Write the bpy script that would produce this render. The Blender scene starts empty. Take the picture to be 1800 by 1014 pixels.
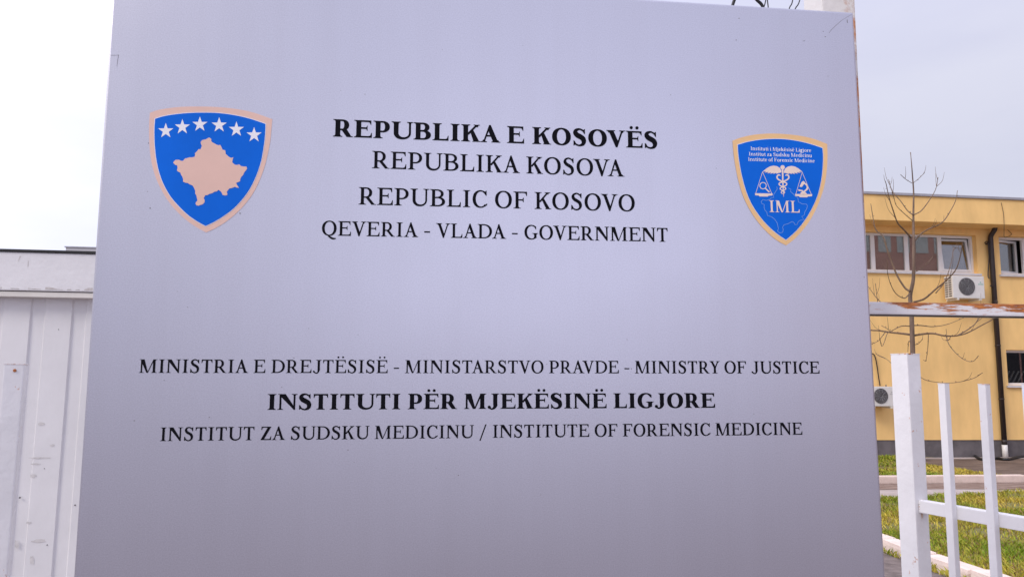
import bpy, bmesh, math, random
from mathutils import Vector, Matrix
from mathutils.geometry import delaunay_2d_cdt
random.seed(7)
C = bpy.context.scene.collection
RAD = math.radians

# ------------------------------------------------------------------ camera
FPX, CX, CY = 1308.0, 900.0, 507.0          # focal length and centre in photo pixels (1800 x 1014)
EYE = Vector((0, 0, 1.7))
RC = Matrix.Rotation(RAD(90 + 6.76), 3, 'X') @ Matrix.Rotation(RAD(0.5), 3, 'Z')
cam = bpy.data.objects.new('camera', bpy.data.cameras.new('camera'))
C.objects.link(cam)
cam.matrix_world = Matrix.Translation(EYE) @ RC.to_4x4()
cam.data.sensor_width = 36
cam.data.lens = FPX / 1800 * 36
cam.data.clip_start, cam.data.clip_end = 0.05, 2000
bpy.context.scene.camera = cam

# ------------------------------------------------------------------ sky, sun, exposure
SUN_AZ, SUN_EL = -128, 38                      # degrees right of straight ahead, degrees up
scn = bpy.context.scene
w = bpy.data.worlds.new('World'); scn.world = w; w.use_nodes = True
nt = w.node_tree; nt.nodes.clear()
def wn(t, **k):
    n = nt.nodes.new(t)
    for a, b in k.items(): setattr(n, a, b)
    return n
L = nt.links.new
out = wn('ShaderNodeOutputWorld'); bg1 = wn('ShaderNodeBackground'); bg2 = wn('ShaderNodeBackground'); mx = wn('ShaderNodeMixShader')
sky = wn('ShaderNodeTexSky', sky_type='NISHITA', sun_disc=False)
sky.sun_elevation = RAD(SUN_EL); sky.sun_rotation = RAD(SUN_AZ); sky.air_density = 1; sky.dust_density = 3
bg1.inputs['Strength'].default_value = 0.1
L(sky.outputs[0], bg1.inputs[0])
# a closed cloud deck: brighter overhead and round the hidden sun, thin grey-lavender streaks elsewhere
tc = wn('ShaderNodeTexCoord')
sep = wn('ShaderNodeSeparateXYZ'); L(tc.outputs['Generated'], sep.inputs[0])
nz = wn('ShaderNodeTexNoise'); nz.inputs['Scale'].default_value = 1.6; nz.inputs['Detail'].default_value = 5; nz.inputs['Roughness'].default_value = 0.5
mp = wn('ShaderNodeMapping'); mp.inputs['Scale'].default_value = (1, 1, 3.2); L(tc.outputs['Generated'], mp.inputs[0]); L(mp.outputs[0], nz.inputs[0])
cr = wn('ShaderNodeValToRGB'); L(nz.outputs[0], cr.inputs[0])
cr.color_ramp.elements[0].position = 0.36; cr.color_ramp.elements[0].color = (0.68, 0.69, 0.885, 1)
cr.color_ramp.elements[1].position = 0.66; cr.color_ramp.elements[1].color = (0.83, 0.832, 0.975, 1)
def math_n(op, a, b=None, c=None, clamp=False):
    n = wn('ShaderNodeMath', operation=op); n.use_clamp = clamp
    for i, v in enumerate((a, b, c)):
        if v is None: continue
        if isinstance(v, (int, float)): n.inputs[i].default_value = v
        else: L(v, n.inputs[i])
    return n.outputs[0]
sd = Vector((math.sin(RAD(SUN_AZ + 62)) * math.cos(RAD(18)), math.cos(RAD(SUN_AZ + 62)) * math.cos(RAD(18)), math.sin(RAD(18))))
dt = wn('ShaderNodeVectorMath', operation='DOT_PRODUCT'); dt.inputs[1].default_value = sd; L(tc.outputs['Generated'], dt.inputs[0])
glow = math_n('POWER', math_n('MULTIPLY_ADD', dt.outputs['Value'], 0.5, 0.5, True), 5)
zen = math_n('POWER', math_n('MAXIMUM', sep.outputs[2], 0.0), 3.0)
bdir = Vector((math.sin(RAD(17)) * math.cos(RAD(4)), -math.cos(RAD(17)) * math.cos(RAD(4)), math.sin(RAD(4))))
db = wn('ShaderNodeVectorMath', operation='DOT_PRODUCT'); db.inputs[1].default_value = bdir; L(tc.outputs['Generated'], db.inputs[0])
back = math_n('POWER', math_n('MAXIMUM', db.outputs['Value'], 0.0), 10)  # bright sky patch added behind the viewer for the board to mirror
ZEN, GLOW, BACK = 1.5, 0.60, 0.90
gain = math_n('ADD', math_n('ADD', math_n('MULTIPLY_ADD', zen, ZEN, 0.61), math_n('MULTIPLY', glow, GLOW)), math_n('MULTIPLY', back, BACK))
# sky behind the viewer dimmed, added to darken the board's upper reflection
back_dim = math_n('MULTIPLY', math_n('MAXIMUM', math_n('MULTIPLY', sep.outputs[1], -1.0), 0.0), math_n('MAXIMUM', sep.outputs[2], 0.0))
gain = math_n('MULTIPLY_ADD', back_dim, -0.6, gain)
L(cr.outputs[0], bg2.inputs[0]); L(gain, bg2.inputs['Strength'])
mx.inputs[0].default_value = 0.9
L(bg1.outputs[0], mx.inputs[1]); L(bg2.outputs[0], mx.inputs[2]); L(mx.outputs[0], out.inputs[0])
sun = bpy.data.objects.new('sun', bpy.data.lights.new('sun', 'SUN')); C.objects.link(sun)
sun.data.energy = 1.15; sun.data.angle = RAD(20); sun.data.color = (1, 0.93, 0.82)
sdir = Vector((math.sin(RAD(SUN_AZ)) * math.cos(RAD(SUN_EL)), math.cos(RAD(SUN_AZ)) * math.cos(RAD(SUN_EL)), math.sin(RAD(SUN_EL))))
sun.rotation_euler = (-sdir).to_track_quat('-Z', 'Y').to_euler()
sun.location = sdir * 50
scn.view_settings.view_transform = 'Standard'; scn.view_settings.look = 'None'
scn.view_settings.exposure = 0.46; scn.view_settings.gamma = 1
scn.cycles.max_bounces = 8

# ------------------------------------------------------------------ geometry of the view: where a line of sight meets a plane
def ray(u, v):
    return (RC @ Vector(((u - CX) / FPX, -(v - CY) / FPX, -1))).normalized()
def hit(u, v, p, n):
    d = ray(u, v)
    return EYE + d * ((p - EYE).dot(n) / d.dot(n))
def gnd(u, v, z=0.0):
    return hit(u, v, Vector((0, 0, z)), Vector((0, 0, 1)))
def deep(u, v, y):
    return hit(u, v, Vector((0, y, 0)), Vector((0, 1, 0)))

# ------------------------------------------------------------------ materials
def mat(name, col, rough=0.6, metal=0.0, spec=0.5, var=0.0, scale=6.0, bump=0.0, bscale=60.0, stretch=(1, 1, 1), col2=None, lo=0.35, hi=0.65, coat=0.0):
    m = bpy.data.materials.new(name); m.use_nodes = True
    t = m.node_tree; b = t.nodes['Principled BSDF']
    b.inputs['Roughness'].default_value = rough; b.inputs['Metallic'].default_value = metal
    b.inputs['Specular IOR Level'].default_value = spec
    b.inputs['Coat Weight'].default_value = coat
    b.inputs['Base Color'].default_value = (*col, 1)
    tcn = t.nodes.new('ShaderNodeTexCoord'); mpn = t.nodes.new('ShaderNodeMapping'); mpn.inputs['Scale'].default_value = stretch
    t.links.new(tcn.outputs['Object'], mpn.inputs[0])
    if var or col2:
        n = t.nodes.new('ShaderNodeTexNoise'); n.inputs['Scale'].default_value = scale; n.inputs['Detail'].default_value = 6; n.inputs['Roughness'].default_value = 0.6
        t.links.new(mpn.outputs[0], n.inputs[0])
        r = t.nodes.new('ShaderNodeValToRGB'); t.links.new(n.outputs[0], r.inputs[0])
        c2 = col2 or tuple(min(1, c * (1 + var)) for c in col)
        c1 = col if col2 else tuple(c * (1 - var) for c in col)
        r.color_ramp.elements[0].position = lo; r.color_ramp.elements[0].color = (*c1, 1)
        r.color_ramp.elements[1].position = hi; r.color_ramp.elements[1].color = (*c2, 1)
        t.links.new(r.outputs[0], b.inputs['Base Color'])
    if bump:
        n = t.nodes.new('ShaderNodeTexNoise'); n.inputs['Scale'].default_value = bscale; n.inputs['Detail'].default_value = 4
        t.links.new(mpn.outputs[0], n.inputs[0])
        bp = t.nodes.new('ShaderNodeBump'); bp.inputs['Strength'].default_value = bump; bp.inputs['Distance'].default_value = 0.01
        t.links.new(n.outputs[0], bp.inputs['Height']); t.links.new(bp.outputs[0], b.inputs['Normal'])
    return m
def rusty(name, paint, amount=0.5, scale=9.0, stretch=(1, 1, 1), rough=0.5, soft=0.04, bias=None):
    m = mat(name, paint, rough, var=0.05, scale=5, bump=0.15, bscale=45)
    t = m.node_tree; b = t.nodes['Principled BSDF']
    src = b.inputs['Base Color'].links[0].from_socket
    tcn = t.nodes.new('ShaderNodeTexCoord'); mpn = t.nodes.new('ShaderNodeMapping'); mpn.inputs['Scale'].default_value = stretch
    t.links.new(tcn.outputs['Object'], mpn.inputs[0])
    n = t.nodes.new('ShaderNodeTexNoise'); n.inputs['Scale'].default_value = scale; n.inputs['Detail'].default_value = 8; n.inputs['Roughness'].default_value = 0.68
    t.links.new(mpn.outputs[0], n.inputs[0])
    fac = n.outputs[0]
    if bias:   # rust gathers where water lies: on the upper edge, and towards the worn end
        dn = t.nodes.new('ShaderNodeVectorMath'); dn.operation = 'DOT_PRODUCT'; dn.inputs[1].default_value = bias[:3]; t.links.new(tcn.outputs['Object'], dn.inputs[0])
        an = t.nodes.new('ShaderNodeMath'); an.operation = 'ADD'; t.links.new(dn.outputs['Value'], an.inputs[0]); an.inputs[1].default_value = bias[3]
        ad = t.nodes.new('ShaderNodeMath'); ad.operation = 'ADD'; t.links.new(an.outputs[0], ad.inputs[0]); t.links.new(n.outputs[0], ad.inputs[1]); fac = ad.outputs[0]
    r = t.nodes.new('ShaderNodeValToRGB'); t.links.new(fac, r.inputs[0])
    r.color_ramp.elements[0].position = 1 - amount - soft; r.color_ramp.elements[0].color = (0, 0, 0, 1)
    r.color_ramp.elements[1].position = 1 - amount + soft; r.color_ramp.elements[1].color = (1, 1, 1, 1)
    n2 = t.nodes.new('ShaderNodeTexNoise'); n2.inputs['Scale'].default_value = scale * 4; n2.inputs['Detail'].default_value = 5
    t.links.new(mpn.outputs[0], n2.inputs[0])
    r2 = t.nodes.new('ShaderNodeValToRGB'); t.links.new(n2.outputs[0], r2.inputs[0])
    r2.color_ramp.elements[0].position = 0.3; r2.color_ramp.elements[0].color = (0.16, 0.045, 0.015, 1)
    r2.color_ramp.elements[1].position = 0.7; r2.color_ramp.elements[1].color = (0.62, 0.21, 0.045, 1)
    mixn = t.nodes.new('ShaderNodeMix'); mixn.data_type = 'RGBA'
    t.links.new(r.outputs[0], mixn.inputs['Factor']); t.links.new(src, mixn.inputs[6]); t.links.new(r2.outputs[0], mixn.inputs[7])
    t.links.new(mixn.outputs[2], b.inputs['Base Color'])
    return m
def glass_mat(name, tint=(0.74, 0.75, 0.74), refl=0.35):
    m = bpy.data.materials.new(name); m.use_nodes = True; t = m.node_tree; t.nodes.clear()
    o = t.nodes.new('ShaderNodeOutputMaterial'); a = t.nodes.new('ShaderNodeBsdfTransparent'); g = t.nodes.new('ShaderNodeBsdfGlossy'); x = t.nodes.new('ShaderNodeMixShader')
    a.inputs[0].default_value = (*tint, 1); g.inputs['Roughness'].default_value = 0.01; x.inputs[0].default_value = refl
    t.links.new(a.outputs[0], x.inputs[1]); t.links.new(g.outputs[0], x.inputs[2]); t.links.new(x.outputs[0], o.inputs[0])
    return m
def sign_mat():
    m = mat('silver_sheet', (0.62, 0.61, 0.66), 0.36, metal=0.92)
    t = m.node_tree; b = t.nodes['Principled BSDF']
    tcn = t.nodes.new('ShaderNodeTexCoord')
    n = t.nodes.new('ShaderNodeTexNoise'); n.inputs['Scale'].default_value = 420; n.inputs['Detail'].default_value = 3
    t.links.new(tcn.outputs['Object'], n.inputs[0])
    n3 = t.nodes.new('ShaderNodeTexNoise'); n3.inputs['Scale'].default_value = 2.2; n3.inputs['Detail'].default_value = 4
    t.links.new(tcn.outputs['Object'], n3.inputs[0])
    r = t.nodes.new('ShaderNodeValToRGB'); t.links.new(n.outputs[0], r.inputs[0])
    r.color_ramp.elements[0].position = 0.3; r.color_ramp.elements[0].color = (0.515, 0.512, 0.59, 1)
    r.color_ramp.elements[1].position = 0.7; r.color_ramp.elements[1].color = (0.60, 0.597, 0.68, 1)
    mps = t.nodes.new('ShaderNodeMapping'); mps.inputs['Scale'].default_value = (26, 1.1, 1); t.links.new(tcn.outputs['Object'], mps.inputs[0])
    ns = t.nodes.new('ShaderNodeTexNoise'); ns.inputs['Scale'].default_value = 1.0; ns.inputs['Detail'].default_value = 5; t.links.new(mps.outputs[0], ns.inputs[0])
    rs = t.nodes.new('ShaderNodeValToRGB'); t.links.new(ns.outputs[0], rs.inputs[0])
    rs.color_ramp.elements[0].position = 0.3; rs.color_ramp.elements[0].color = (0.982, 0.98, 0.978, 1)
    rs.color_ramp.elements[1].position = 0.62; rs.color_ramp.elements[1].color = (1, 1, 1, 1)
    mm = t.nodes.new('ShaderNodeMix'); mm.data_type = 'RGBA'; mm.blend_type = 'MULTIPLY'; mm.inputs['Factor'].default_value = 1
    t.links.new(r.outputs[0], mm.inputs[6]); t.links.new(rs.outputs[0], mm.inputs[7]); t.links.new(mm.outputs[2], b.inputs['Base Color'])
    mr = t.nodes.new('ShaderNodeMapRange'); t.links.new(n3.outputs[0], mr.inputs[0]); mr.inputs[1].default_value = 0.3; mr.inputs[2].default_value = 0.7
    mr.inputs[3].default_value = 0.31; mr.inputs[4].default_value = 0.37
    t.links.new(mr.outputs[0], b.inputs['Roughness'])
    return m
M = {}
M['silver'] = sign_mat()
M['black_print'] = mat('black_print', (0.004, 0.004, 0.007), 0.6, spec=0.08, var=0.2, scale=30)
M['blue_print'] = mat('blue_print', (0.003, 0.14, 0.70), 0.5, spec=0.1, var=0.06, scale=8)
M['gold_print'] = mat('gold_print', (0.78, 0.53, 0.45), 0.5, spec=0.3, var=0.04, scale=8)
M['amber_print'] = mat('amber_print', (0.85, 0.55, 0.27), 0.5, spec=0.3, var=0.04, scale=8)
M['cream_print'] = mat('cream_print', (0.86, 0.70, 0.62), 0.5, spec=0.3, var=0.03, scale=20)
M['white_print'] = mat('white_print', (0.85, 0.85, 0.90), 0.5, spec=0.3, var=0.02, scale=20)
M['pale_line'] = mat('pale_line', (0.24, 0.42, 0.78), 0.5, spec=0.3, var=0.05, scale=20)
M['grime'] = mat('grime', (0.19, 0.18, 0.19), 0.8, var=0.3, scale=80)
M['white_paint'] = mat('white_paint', (0.80, 0.79, 0.81), 0.42, var=0.04, scale=4, bump=0.12, bscale=35)
M['ledge'] = mat('ledge', (0.70, 0.67, 0.63), 0.6, var=0.06, scale=6)
M['white_sheet'] = mat('white_sheet', (0.74, 0.73, 0.75), 0.5, var=0.05, scale=3, bump=0.08, bscale=25)
M['rust_rail'] = rusty('rust_rail', (0.74, 0.72, 0.74), 0.48, 17, (0.7, 5, 5), soft=0.03, bias=(.22, 0, 6.5, -.155))
M['rust_post'] = rusty('rust_post', (0.72, 0.69, 0.66), 0.47, 5, (1, 1, 0.8))
M['rust_tip'] = rusty('rust_tip', (0.80, 0.79, 0.81), 0.33, 24, soft=.03)
M['rust_run'] = mat('rust_run', (0.50, 0.24, 0.10), 0.8, col2=(0.72, 0.60, 0.52), scale=90)
M['rust_cap'] = rusty('rust_cap', (0.74, 0.70, 0.70), 0.44, 30)
M['rust_edge'] = rusty('rust_edge', (0.76, 0.75, 0.77), 0.27, 6, (1, 1, 1))
M['yellow_wall'] = mat('yellow_wall', (0.92, 0.605, 0.25), 0.85, spec=0.2, var=0.085, scale=1.9, bump=0.25, bscale=90, stretch=(1, 1, .4))
M['plinth'] = mat('plinth', (0.14, 0.125, 0.13), 0.9, spec=0.2, var=0.25, scale=2.5, bump=0.3)
M['roof_metal'] = mat('roof_metal', (0.42, 0.42, 0.46), 0.4, metal=0.4, var=0.1)
M['pvc'] = mat('pvc', (0.78, 0.77, 0.79), 0.35, var=0.03)
M['sill'] = mat('sill', (0.62, 0.60, 0.62), 0.6, var=0.08)
M['glass'] = glass_mat('window_glass', refl=0.27)
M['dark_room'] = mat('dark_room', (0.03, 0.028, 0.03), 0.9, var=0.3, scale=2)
M['blind'] = mat('blind', (0.60, 0.49, 0.42), 0.9, var=0.06, scale=3)
M['brown_pipe'] = mat('brown_pipe', (0.028, 0.018, 0.018), 0.45, var=0.15, scale=3)
M['black_rubber'] = mat('black_rubber', (0.012, 0.012, 0.014), 0.5, var=0.2)
M['ac_white'] = mat('ac_white', (0.72, 0.70, 0.68), 0.4, var=0.05, scale=5)
M['ac_dark'] = mat('ac_dark', (0.09, 0.085, 0.09), 0.5, var=0.2)
M['ac_green'] = mat('ac_green', (0.10, 0.42, 0.33), 0.5, var=0.05)
M['steel'] = mat('steel', (0.45, 0.45, 0.46), 0.4, metal=0.8, var=0.1)
M['bark'] = mat('bark', (0.17, 0.115, 0.085), 0.85, var=0.3, scale=18, stretch=(1, 1, 0.3), bump=0.4, bscale=60)
M['twig'] = mat('twig', (0.16, 0.10, 0.06), 0.8, var=0.25, scale=10)
M['asphalt'] = mat('asphalt', (0.19, 0.155, 0.145), 0.9, spec=.12, var=0.25, scale=9, bump=0.6, bscale=140)
M['road'] = mat('road', (0.36, 0.30, 0.275), 0.9, col2=(0.48, 0.42, 0.40), scale=1.6, bump=0.3, bscale=90)
M['bounce_concrete'] = mat('bounce_concrete', (0.27, 0.25, 0.25), 0.9, spec=.15, var=.1, scale=.8, bump=.3)
M['mud'] = mat('mud', (0.15, 0.095, 0.07), 0.9, spec=.15, col2=(0.34, 0.26, 0.22), scale=3, bump=.4, stretch=(1, 5, 1))
M['yard'] = mat('yard', (0.085, 0.058, 0.045), 0.9, col2=(0.20, 0.145, 0.115), scale=1.5, bump=0.4, bscale=80, stretch=(1, 3, 1))
M['soil'] = mat('soil', (0.13, 0.10, 0.04), 0.95, col2=(0.20, 0.19, 0.05), scale=4, bump=0.5, bscale=60)
M['kerb'] = mat('kerb', (0.74, 0.60, 0.53), 0.85, var=0.09, scale=7, bump=0.5, bscale=70)
M['pink_wall'] = mat('pink_wall', (0.54, 0.29, 0.23), 0.85, var=0.12, scale=1.5, bump=0.3, bscale=30)
M['pale_wall'] = mat('pale_wall', (0.55, 0.55, 0.58), 0.8, var=0.06, scale=0.3)
M['far_glass'] = mat('far_glass', (0.55, 0.60, 0.56), 0.4, var=0.1)

# ------------------------------------------------------------------ mesh helpers
def obj(name, data, m=None, parent=None, smooth=False):
    if isinstance(data, bmesh.types.BMesh):
        me = bpy.data.meshes.new(name); data.normal_update(); data.to_mesh(me); data.free()
    else: me = data
    o = bpy.data.objects.new(name, me); C.objects.link(o)
    if m is not None:
        for k in (m if isinstance(m, (list, tuple)) else [m]): me.materials.append(k)
    if parent is not None: o.parent = parent
    if smooth:
        for p in me.polygons: p.use_smooth = True
    return o
def tag(o, label=None, cat=None, group=None, kind=None):
    for k, v in (('label', label), ('category', cat), ('group', group), ('kind', kind)):
        if v: o[k] = v
    return o
def empty(name, matrix, label, cat, group=None):
    o = bpy.data.objects.new(name, None); C.objects.link(o); o.empty_display_size = 0.1
    o.matrix_world = matrix if isinstance(matrix, Matrix) else Matrix.Translation(matrix)
    return tag(o, label, cat, group)
def box(bm, x0, y0, z0, x1, y1, z1, bev=0.0, mtx=None, mi=0):
    vs = [bm.verts.new((x, y, z)) for z in (z0, z1) for y in (y0, y1) for x in (x0, x1)]
    fs = [bm.faces.new([vs[i] for i in q]) for q in ((0, 2, 3, 1), (4, 5, 7, 6), (0, 1, 5, 4), (2, 6, 7, 3), (0, 4, 6, 2), (1, 3, 7, 5))]
    for f in fs: f.material_index = mi
    if bev:
        es = list({e for f in fs for e in f.edges})
        r = bmesh.ops.bevel(bm, geom=es, offset=bev, segments=2, affect='EDGES', profile=0.7)
        for f in r['faces']: f.material_index = mi
        vs = list({v for f in r['faces'] for v in f.verts} | {v for v in vs if v.is_valid})
    if mtx is not None:
        for v in vs: v.co = mtx @ v.co
    return vs
def bx(*a, **k):
    bm = bmesh.new(); box(bm, *a, **k); return bm
def tube(bm, pts, radii, seg=8, cap=True):
    pts = [Vector(p) for p in pts]
    if not isinstance(radii, (list, tuple)): radii = [radii] * len(pts)
    rings = []; up = None
    for i, p in enumerate(pts):
        d = (pts[min(i + 1, len(pts) - 1)] - pts[max(i - 1, 0)]).normalized()
        if up is None: up = d.orthogonal().normalized()
        a = (up - d * up.dot(d)).normalized(); up = a; b = d.cross(a)
        rings.append([bm.verts.new(p + (a * math.cos(2 * math.pi * k / seg) + b * math.sin(2 * math.pi * k / seg)) * radii[i]) for k in range(seg)])
    for r0, r1 in zip(rings, rings[1:]):
        for k in range(seg):
            f = bm.faces.new((r0[k], r0[(k + 1) % seg], r1[(k + 1) % seg], r1[k])); f.smooth = True
    if cap:
        bm.faces.new(rings[0][::-1]); bm.faces.new(rings[-1])
def smooth_path(pts, n=6):
    pts = [Vector(p) for p in pts]; P = [pts[0] * 2 - pts[1]] + pts + [pts[-1] * 2 - pts[-2]]; o = []
    for i in range(1, len(P) - 2):
        a, b, c, d = P[i - 1:i + 3]
        for k in range(n):
            t = k / n
            o.append(0.5 * (2 * b + (c - a) * t + (2 * a - 5 * b + 4 * c - d) * t * t + (3 * b - a - 3 * c + d) * t ** 3))
    return o + [pts[-1]]
def flat_union(polys, z, bm=None):
    """the union of many overlapping outlines as one sheet at height z"""
    bm = bm or bmesh.new(); vs = []; fs = []
    for p in polys:
        if len(p) < 3: continue
        a = sum(p[i][0] * p[(i + 1) % len(p)][1] - p[(i + 1) % len(p)][0] * p[i][1] for i in range(len(p)))
        if abs(a) < 1e-12: continue
        if a < 0: p = p[::-1]
        fs.append(list(range(len(vs), len(vs) + len(p)))); vs += [Vector(q) for q in p]
    ov, oe, of, _v, _e, src = delaunay_2d_cdt(vs, [], fs, 1, 1e-7)
    bv = [bm.verts.new((v.x, v.y, z)) for v in ov]
    for f, from_ in zip(of, src):
        if not from_: continue                     # a counter: enclosed, but covered by none of the outlines
        try:
            q = bm.faces.new([bv[i] for i in f]); q.normal_update()
            if q.normal.z < 0: q.normal_flip()
        except ValueError: pass
    return bm

# ------------------------------------------------------------------ lettering: a serif alphabet drawn with strokes, cap height 1
def spl(pts, n=6):
    P = [tuple(2 * a - b for a, b in zip(pts[0], pts[1]))] + list(pts) + [tuple(2 * a - b for a, b in zip(pts[-1], pts[-2]))]; o = []
    for i in range(1, len(P) - 2):
        for k in range(n):
            t = k / n
            o.append(tuple(0.5 * (2 * b + (c - a) * t + (2 * a - 5 * b + 4 * c - d) * t * t + (3 * b - a - 3 * c + d) * t ** 3) for a, b, c, d in zip(*P[i - 1:i + 3])))
    return o + [tuple(pts[-1])]
def strip(o, i):
    return [[o[k], o[k + 1], i[k + 1], i[k]] for k in range(len(o) - 1)]
def stroke(pts, n=6):
    p = spl(pts, n) if n > 1 else pts; a = []; b = []
    for k, (x, y, wd) in enumerate(p):
        x0, y0, _ = p[max(k - 1, 0)]; x1, y1, _ = p[min(k + 1, len(p) - 1)]
        l = math.hypot(x1 - x0, y1 - y0) or 1; nx, ny = -(y1 - y0) / l, (x1 - x0) / l
        a.append((x + nx * wd / 2, y + ny * wd / 2)); b.append((x - nx * wd / 2, y - ny * wd / 2))
    return strip(a, b)
def disc(cx, cy, r, n=16):
    return [(cx + r * math.cos(2 * math.pi * k / n), cy + r * math.sin(2 * math.pi * k / n)) for k in range(n)]
def arc(cx, cy, rx, ry, a0, a1, n=28, e=2.15):
    o = []
    for k in range(n + 1):
        a = RAD(a0 + (a1 - a0) * k / n); c, s = math.cos(a), math.sin(a)
        o.append((cx + rx * math.copysign(abs(c) ** (2 / e), c), cy + ry * math.copysign(abs(s) ** (2 / e), s)))
    return o
class Face:
    def __init__(s, bold=False):
        s.k = 1.14 if bold else 1.0; s.S = 0.275 if bold else 0.172; s.h = 0.098 if bold else 0.08; s.t = 0.06 if bold else 0.05
        s.e = 0.125 if bold else 0.125; s.bold = bold; s.cache = {}
    ADV = dict(A=.968, B=.944, C=.927, D=1.082, E=.943, F=.865, G=1.047, I=.563, J=.748, K=1.003, L=.87, M=1.338, N=1.107, O=1.075, P=.88, Q=1.075, R=1.013, S=.81, T=.892, U=1.092, V=.961, Y=.888, Z=.87)
    ADV.update({' ': .348, '-': .54, '/': .677})
    LOW = dict(a=.725, c=.655, d=.81, e=.70, f=.47, g=.735, i=.425, j=.42, k=.775, m=1.27, n=.84, o=.78, r=.60, s=.625, t=.50, u=.83, z=.64)
    def serif(s, x0, x1, y, up=1, el=None, er=None):
        el = s.e if el is None else el; er = s.e if er is None else er; t = s.t
        P = [(x0 - el, 0), (x1 + er, 0), (x1 + er, t * .62)]
        P += [(x1 + er * .45, t * .85), (x1 + er * .16, t * 1.35), (x1, t * 2.4)] if er > .02 else [(x1, t * .62)]
        P += [(x0, t * 2.4), (x0 - el * .16, t * 1.35), (x0 - el * .45, t * .85)] if el > .02 else [(x0, t * .62)]
        P += [(x0 - el, t * .62)]
        return [(x, y + up * q) for x, q in P]
    def stem(s, x, wd=None, y0=0, y1=1, bot=True, top=True, **k):
        wd = wd or s.S
        r = [[(x, y0), (x + wd, y0), (x + wd, y1), (x, y1)]]
        if bot: r.append(s.serif(x, x + wd, y0, 1, k.get('bl'), k.get('br')))
        if top: r.append(s.serif(x, x + wd, y1, -1, k.get('tl'), k.get('tr')))
        return r
    def bowl(s, x0, xm, xr, y0, y1, wd=None, h0=None, h1=None):
        wd = wd or s.S; h0 = h0 or s.h; h1 = h1 or s.h; cy = (y0 + y1) / 2
        o = arc(xm, cy, xr - xm, (y1 - y0) / 2, 90, -90); i = arc(xm, cy + (h0 - h1) / 2, max(xr - xm - wd, .02), (y1 - y0 - h0 - h1) / 2, 90, -90)
        return strip(o, i) + [[(x0, y1 - h1), (xm, y1 - h1), (xm, y1), (x0, y1)], [(x0, y0), (xm, y0), (xm, y0 + h0), (x0, y0 + h0)]]
    def wedge(s, xe, y, up, ln, hgt):
        """beak at the end of an arm: xe end of arm, y the arm's outer edge"""
        return [(xe - ln, y + up * s.h * .9), (xe - ln * .45, y + up * s.h * 1.3), (xe - .035, y + up * hgt), (xe, y + up * hgt), (xe + .012 * up * 0, y), (xe - ln, y)]
    def A_(s, W, bar=True):
        S = s.S * 1.08; hx = s.h * 1.1; a = .05 if s.bold else .035
        xl, xr, ax = .175 * W, .80 * W, .49 * W; top = 1.02
        lo = lambda y: xl - hx / 2 + (ax - a - xl + hx / 2) * y / top
        inn = lambda y: xr - S / 2 + (ax + a - S - xr + S / 2) * y / top
        yi = min((k / 400 * top for k in range(401) if inn(k / 400 * top) <= lo(k / 400 * top)), default=top)
        P = [[(xr - S / 2, 0), (xr + S / 2, 0), (ax + a, top), (ax - a, top), (lo(yi), yi)]]
        P += [[(xl - hx / 2, 0), (xl + hx / 2, 0), (lo(top) + hx, top), (lo(top), top)]]
        P += [s.serif(xl - hx / 2, xl + hx / 2, 0, 1, .13, .13), s.serif(xr - S / 2, xr + S / 2, 0, 1, .11, .12)]
        if bar: P += [[(lo(.33), .33), (inn(.33) + .03, .33), (inn(.33 + s.h) + .03, .33 + s.h), (lo(.33 + s.h), .33 + s.h)]]
        return P
    def glyph(s, ch):
        if ch in s.cache: return s.cache[ch]
        k, S, h, t = s.k, s.S, s.h, s.t; P = []; base = {'Ë': 'E', 'ë': 'e'}.get(ch, ch)
        W = (s.ADV.get(base) or s.LOW.get(base)) * k
        if base == 'A': P = s.A_(W)
        elif base == 'V': P = [[(W - x, 1 - y) for x, y in p] for p in s.A_(W, False)]
        elif base == 'I': P = s.stem(W / 2 - S / 2)
        elif base in 'EFL':
            x = .155; top = base != 'L'; P = s.stem(x, tr=.0 if top else .125, br=.0 if base != 'F' else .13)
            xe = W - (.09 if base == 'E' else .05)
            if top: P += [[(x, 1 - h), (xe, 1 - h), (xe, 1), (x, 1)], s.wedge(xe, 1, -1, .20, .25)]
            if base != 'F': P += [[(x, 0), (W - .06, 0), (W - .06, h), (x, h)], s.wedge(W - .045, 0, 1, .22, .29)]
            if top:
                xm = x + S + (W - x - S) * .50; y = .50 if base == 'E' else .47
                P += [[(x, y), (xm, y), (xm, y + h), (x, y + h)], [(xm - .05, y + h * .2), (xm, y - .10), (xm + .028, y - .10), (xm + .028, y + h + .10), (xm, y + h + .10), (xm - .05, y + h * .8)]]
        elif base == 'T':
            x = W / 2 - S / 2; P = s.stem(x, top=False)
            P += [[(.07, 1 - h), (W - .07, 1 - h), (W - .07, 1), (.07, 1)], s.wedge(W - .06, 1, -1, .19, .26), [(W - a, b) for a, b in s.wedge(W - .06, 1, -1, .19, .26)]]
        elif base in 'BPRD':
            x = .155; P = s.stem(x, tr=0, br=0 if base in 'BD' else None)
            if base == 'D': P += s.bowl(x + S * .5, x + S + .12 * k, W - .05, 0, 1, S * 1.05)
            else:
                yj = {'B': .52, 'P': .44, 'R': .47}[base]; xr = {'B': W - .14, 'P': W - .055, 'R': W - .24}[base]
                P += s.bowl(x + S * .5, x + S + .10 * k, xr, yj - h * (.5 if base == 'B' else 1), 1, S * (.95 if base == 'B' else 1.0))
                if base == 'B': P += s.bowl(x + S * .5, x + S + .13 * k, W - .055, 0, yj + h * .5, S * 1.05)
                if base == 'R':
                    a = x + S + .10 * k; d = S * 1.08
                    P += [[(a - d * .35, yj), (a + d * .75, yj), (W - .115 + .0, t * .9), (W - .02, t * .62), (W - .02, 0), (W - .115 - d * .85, 0)]]
        elif base in 'OQ':
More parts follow.
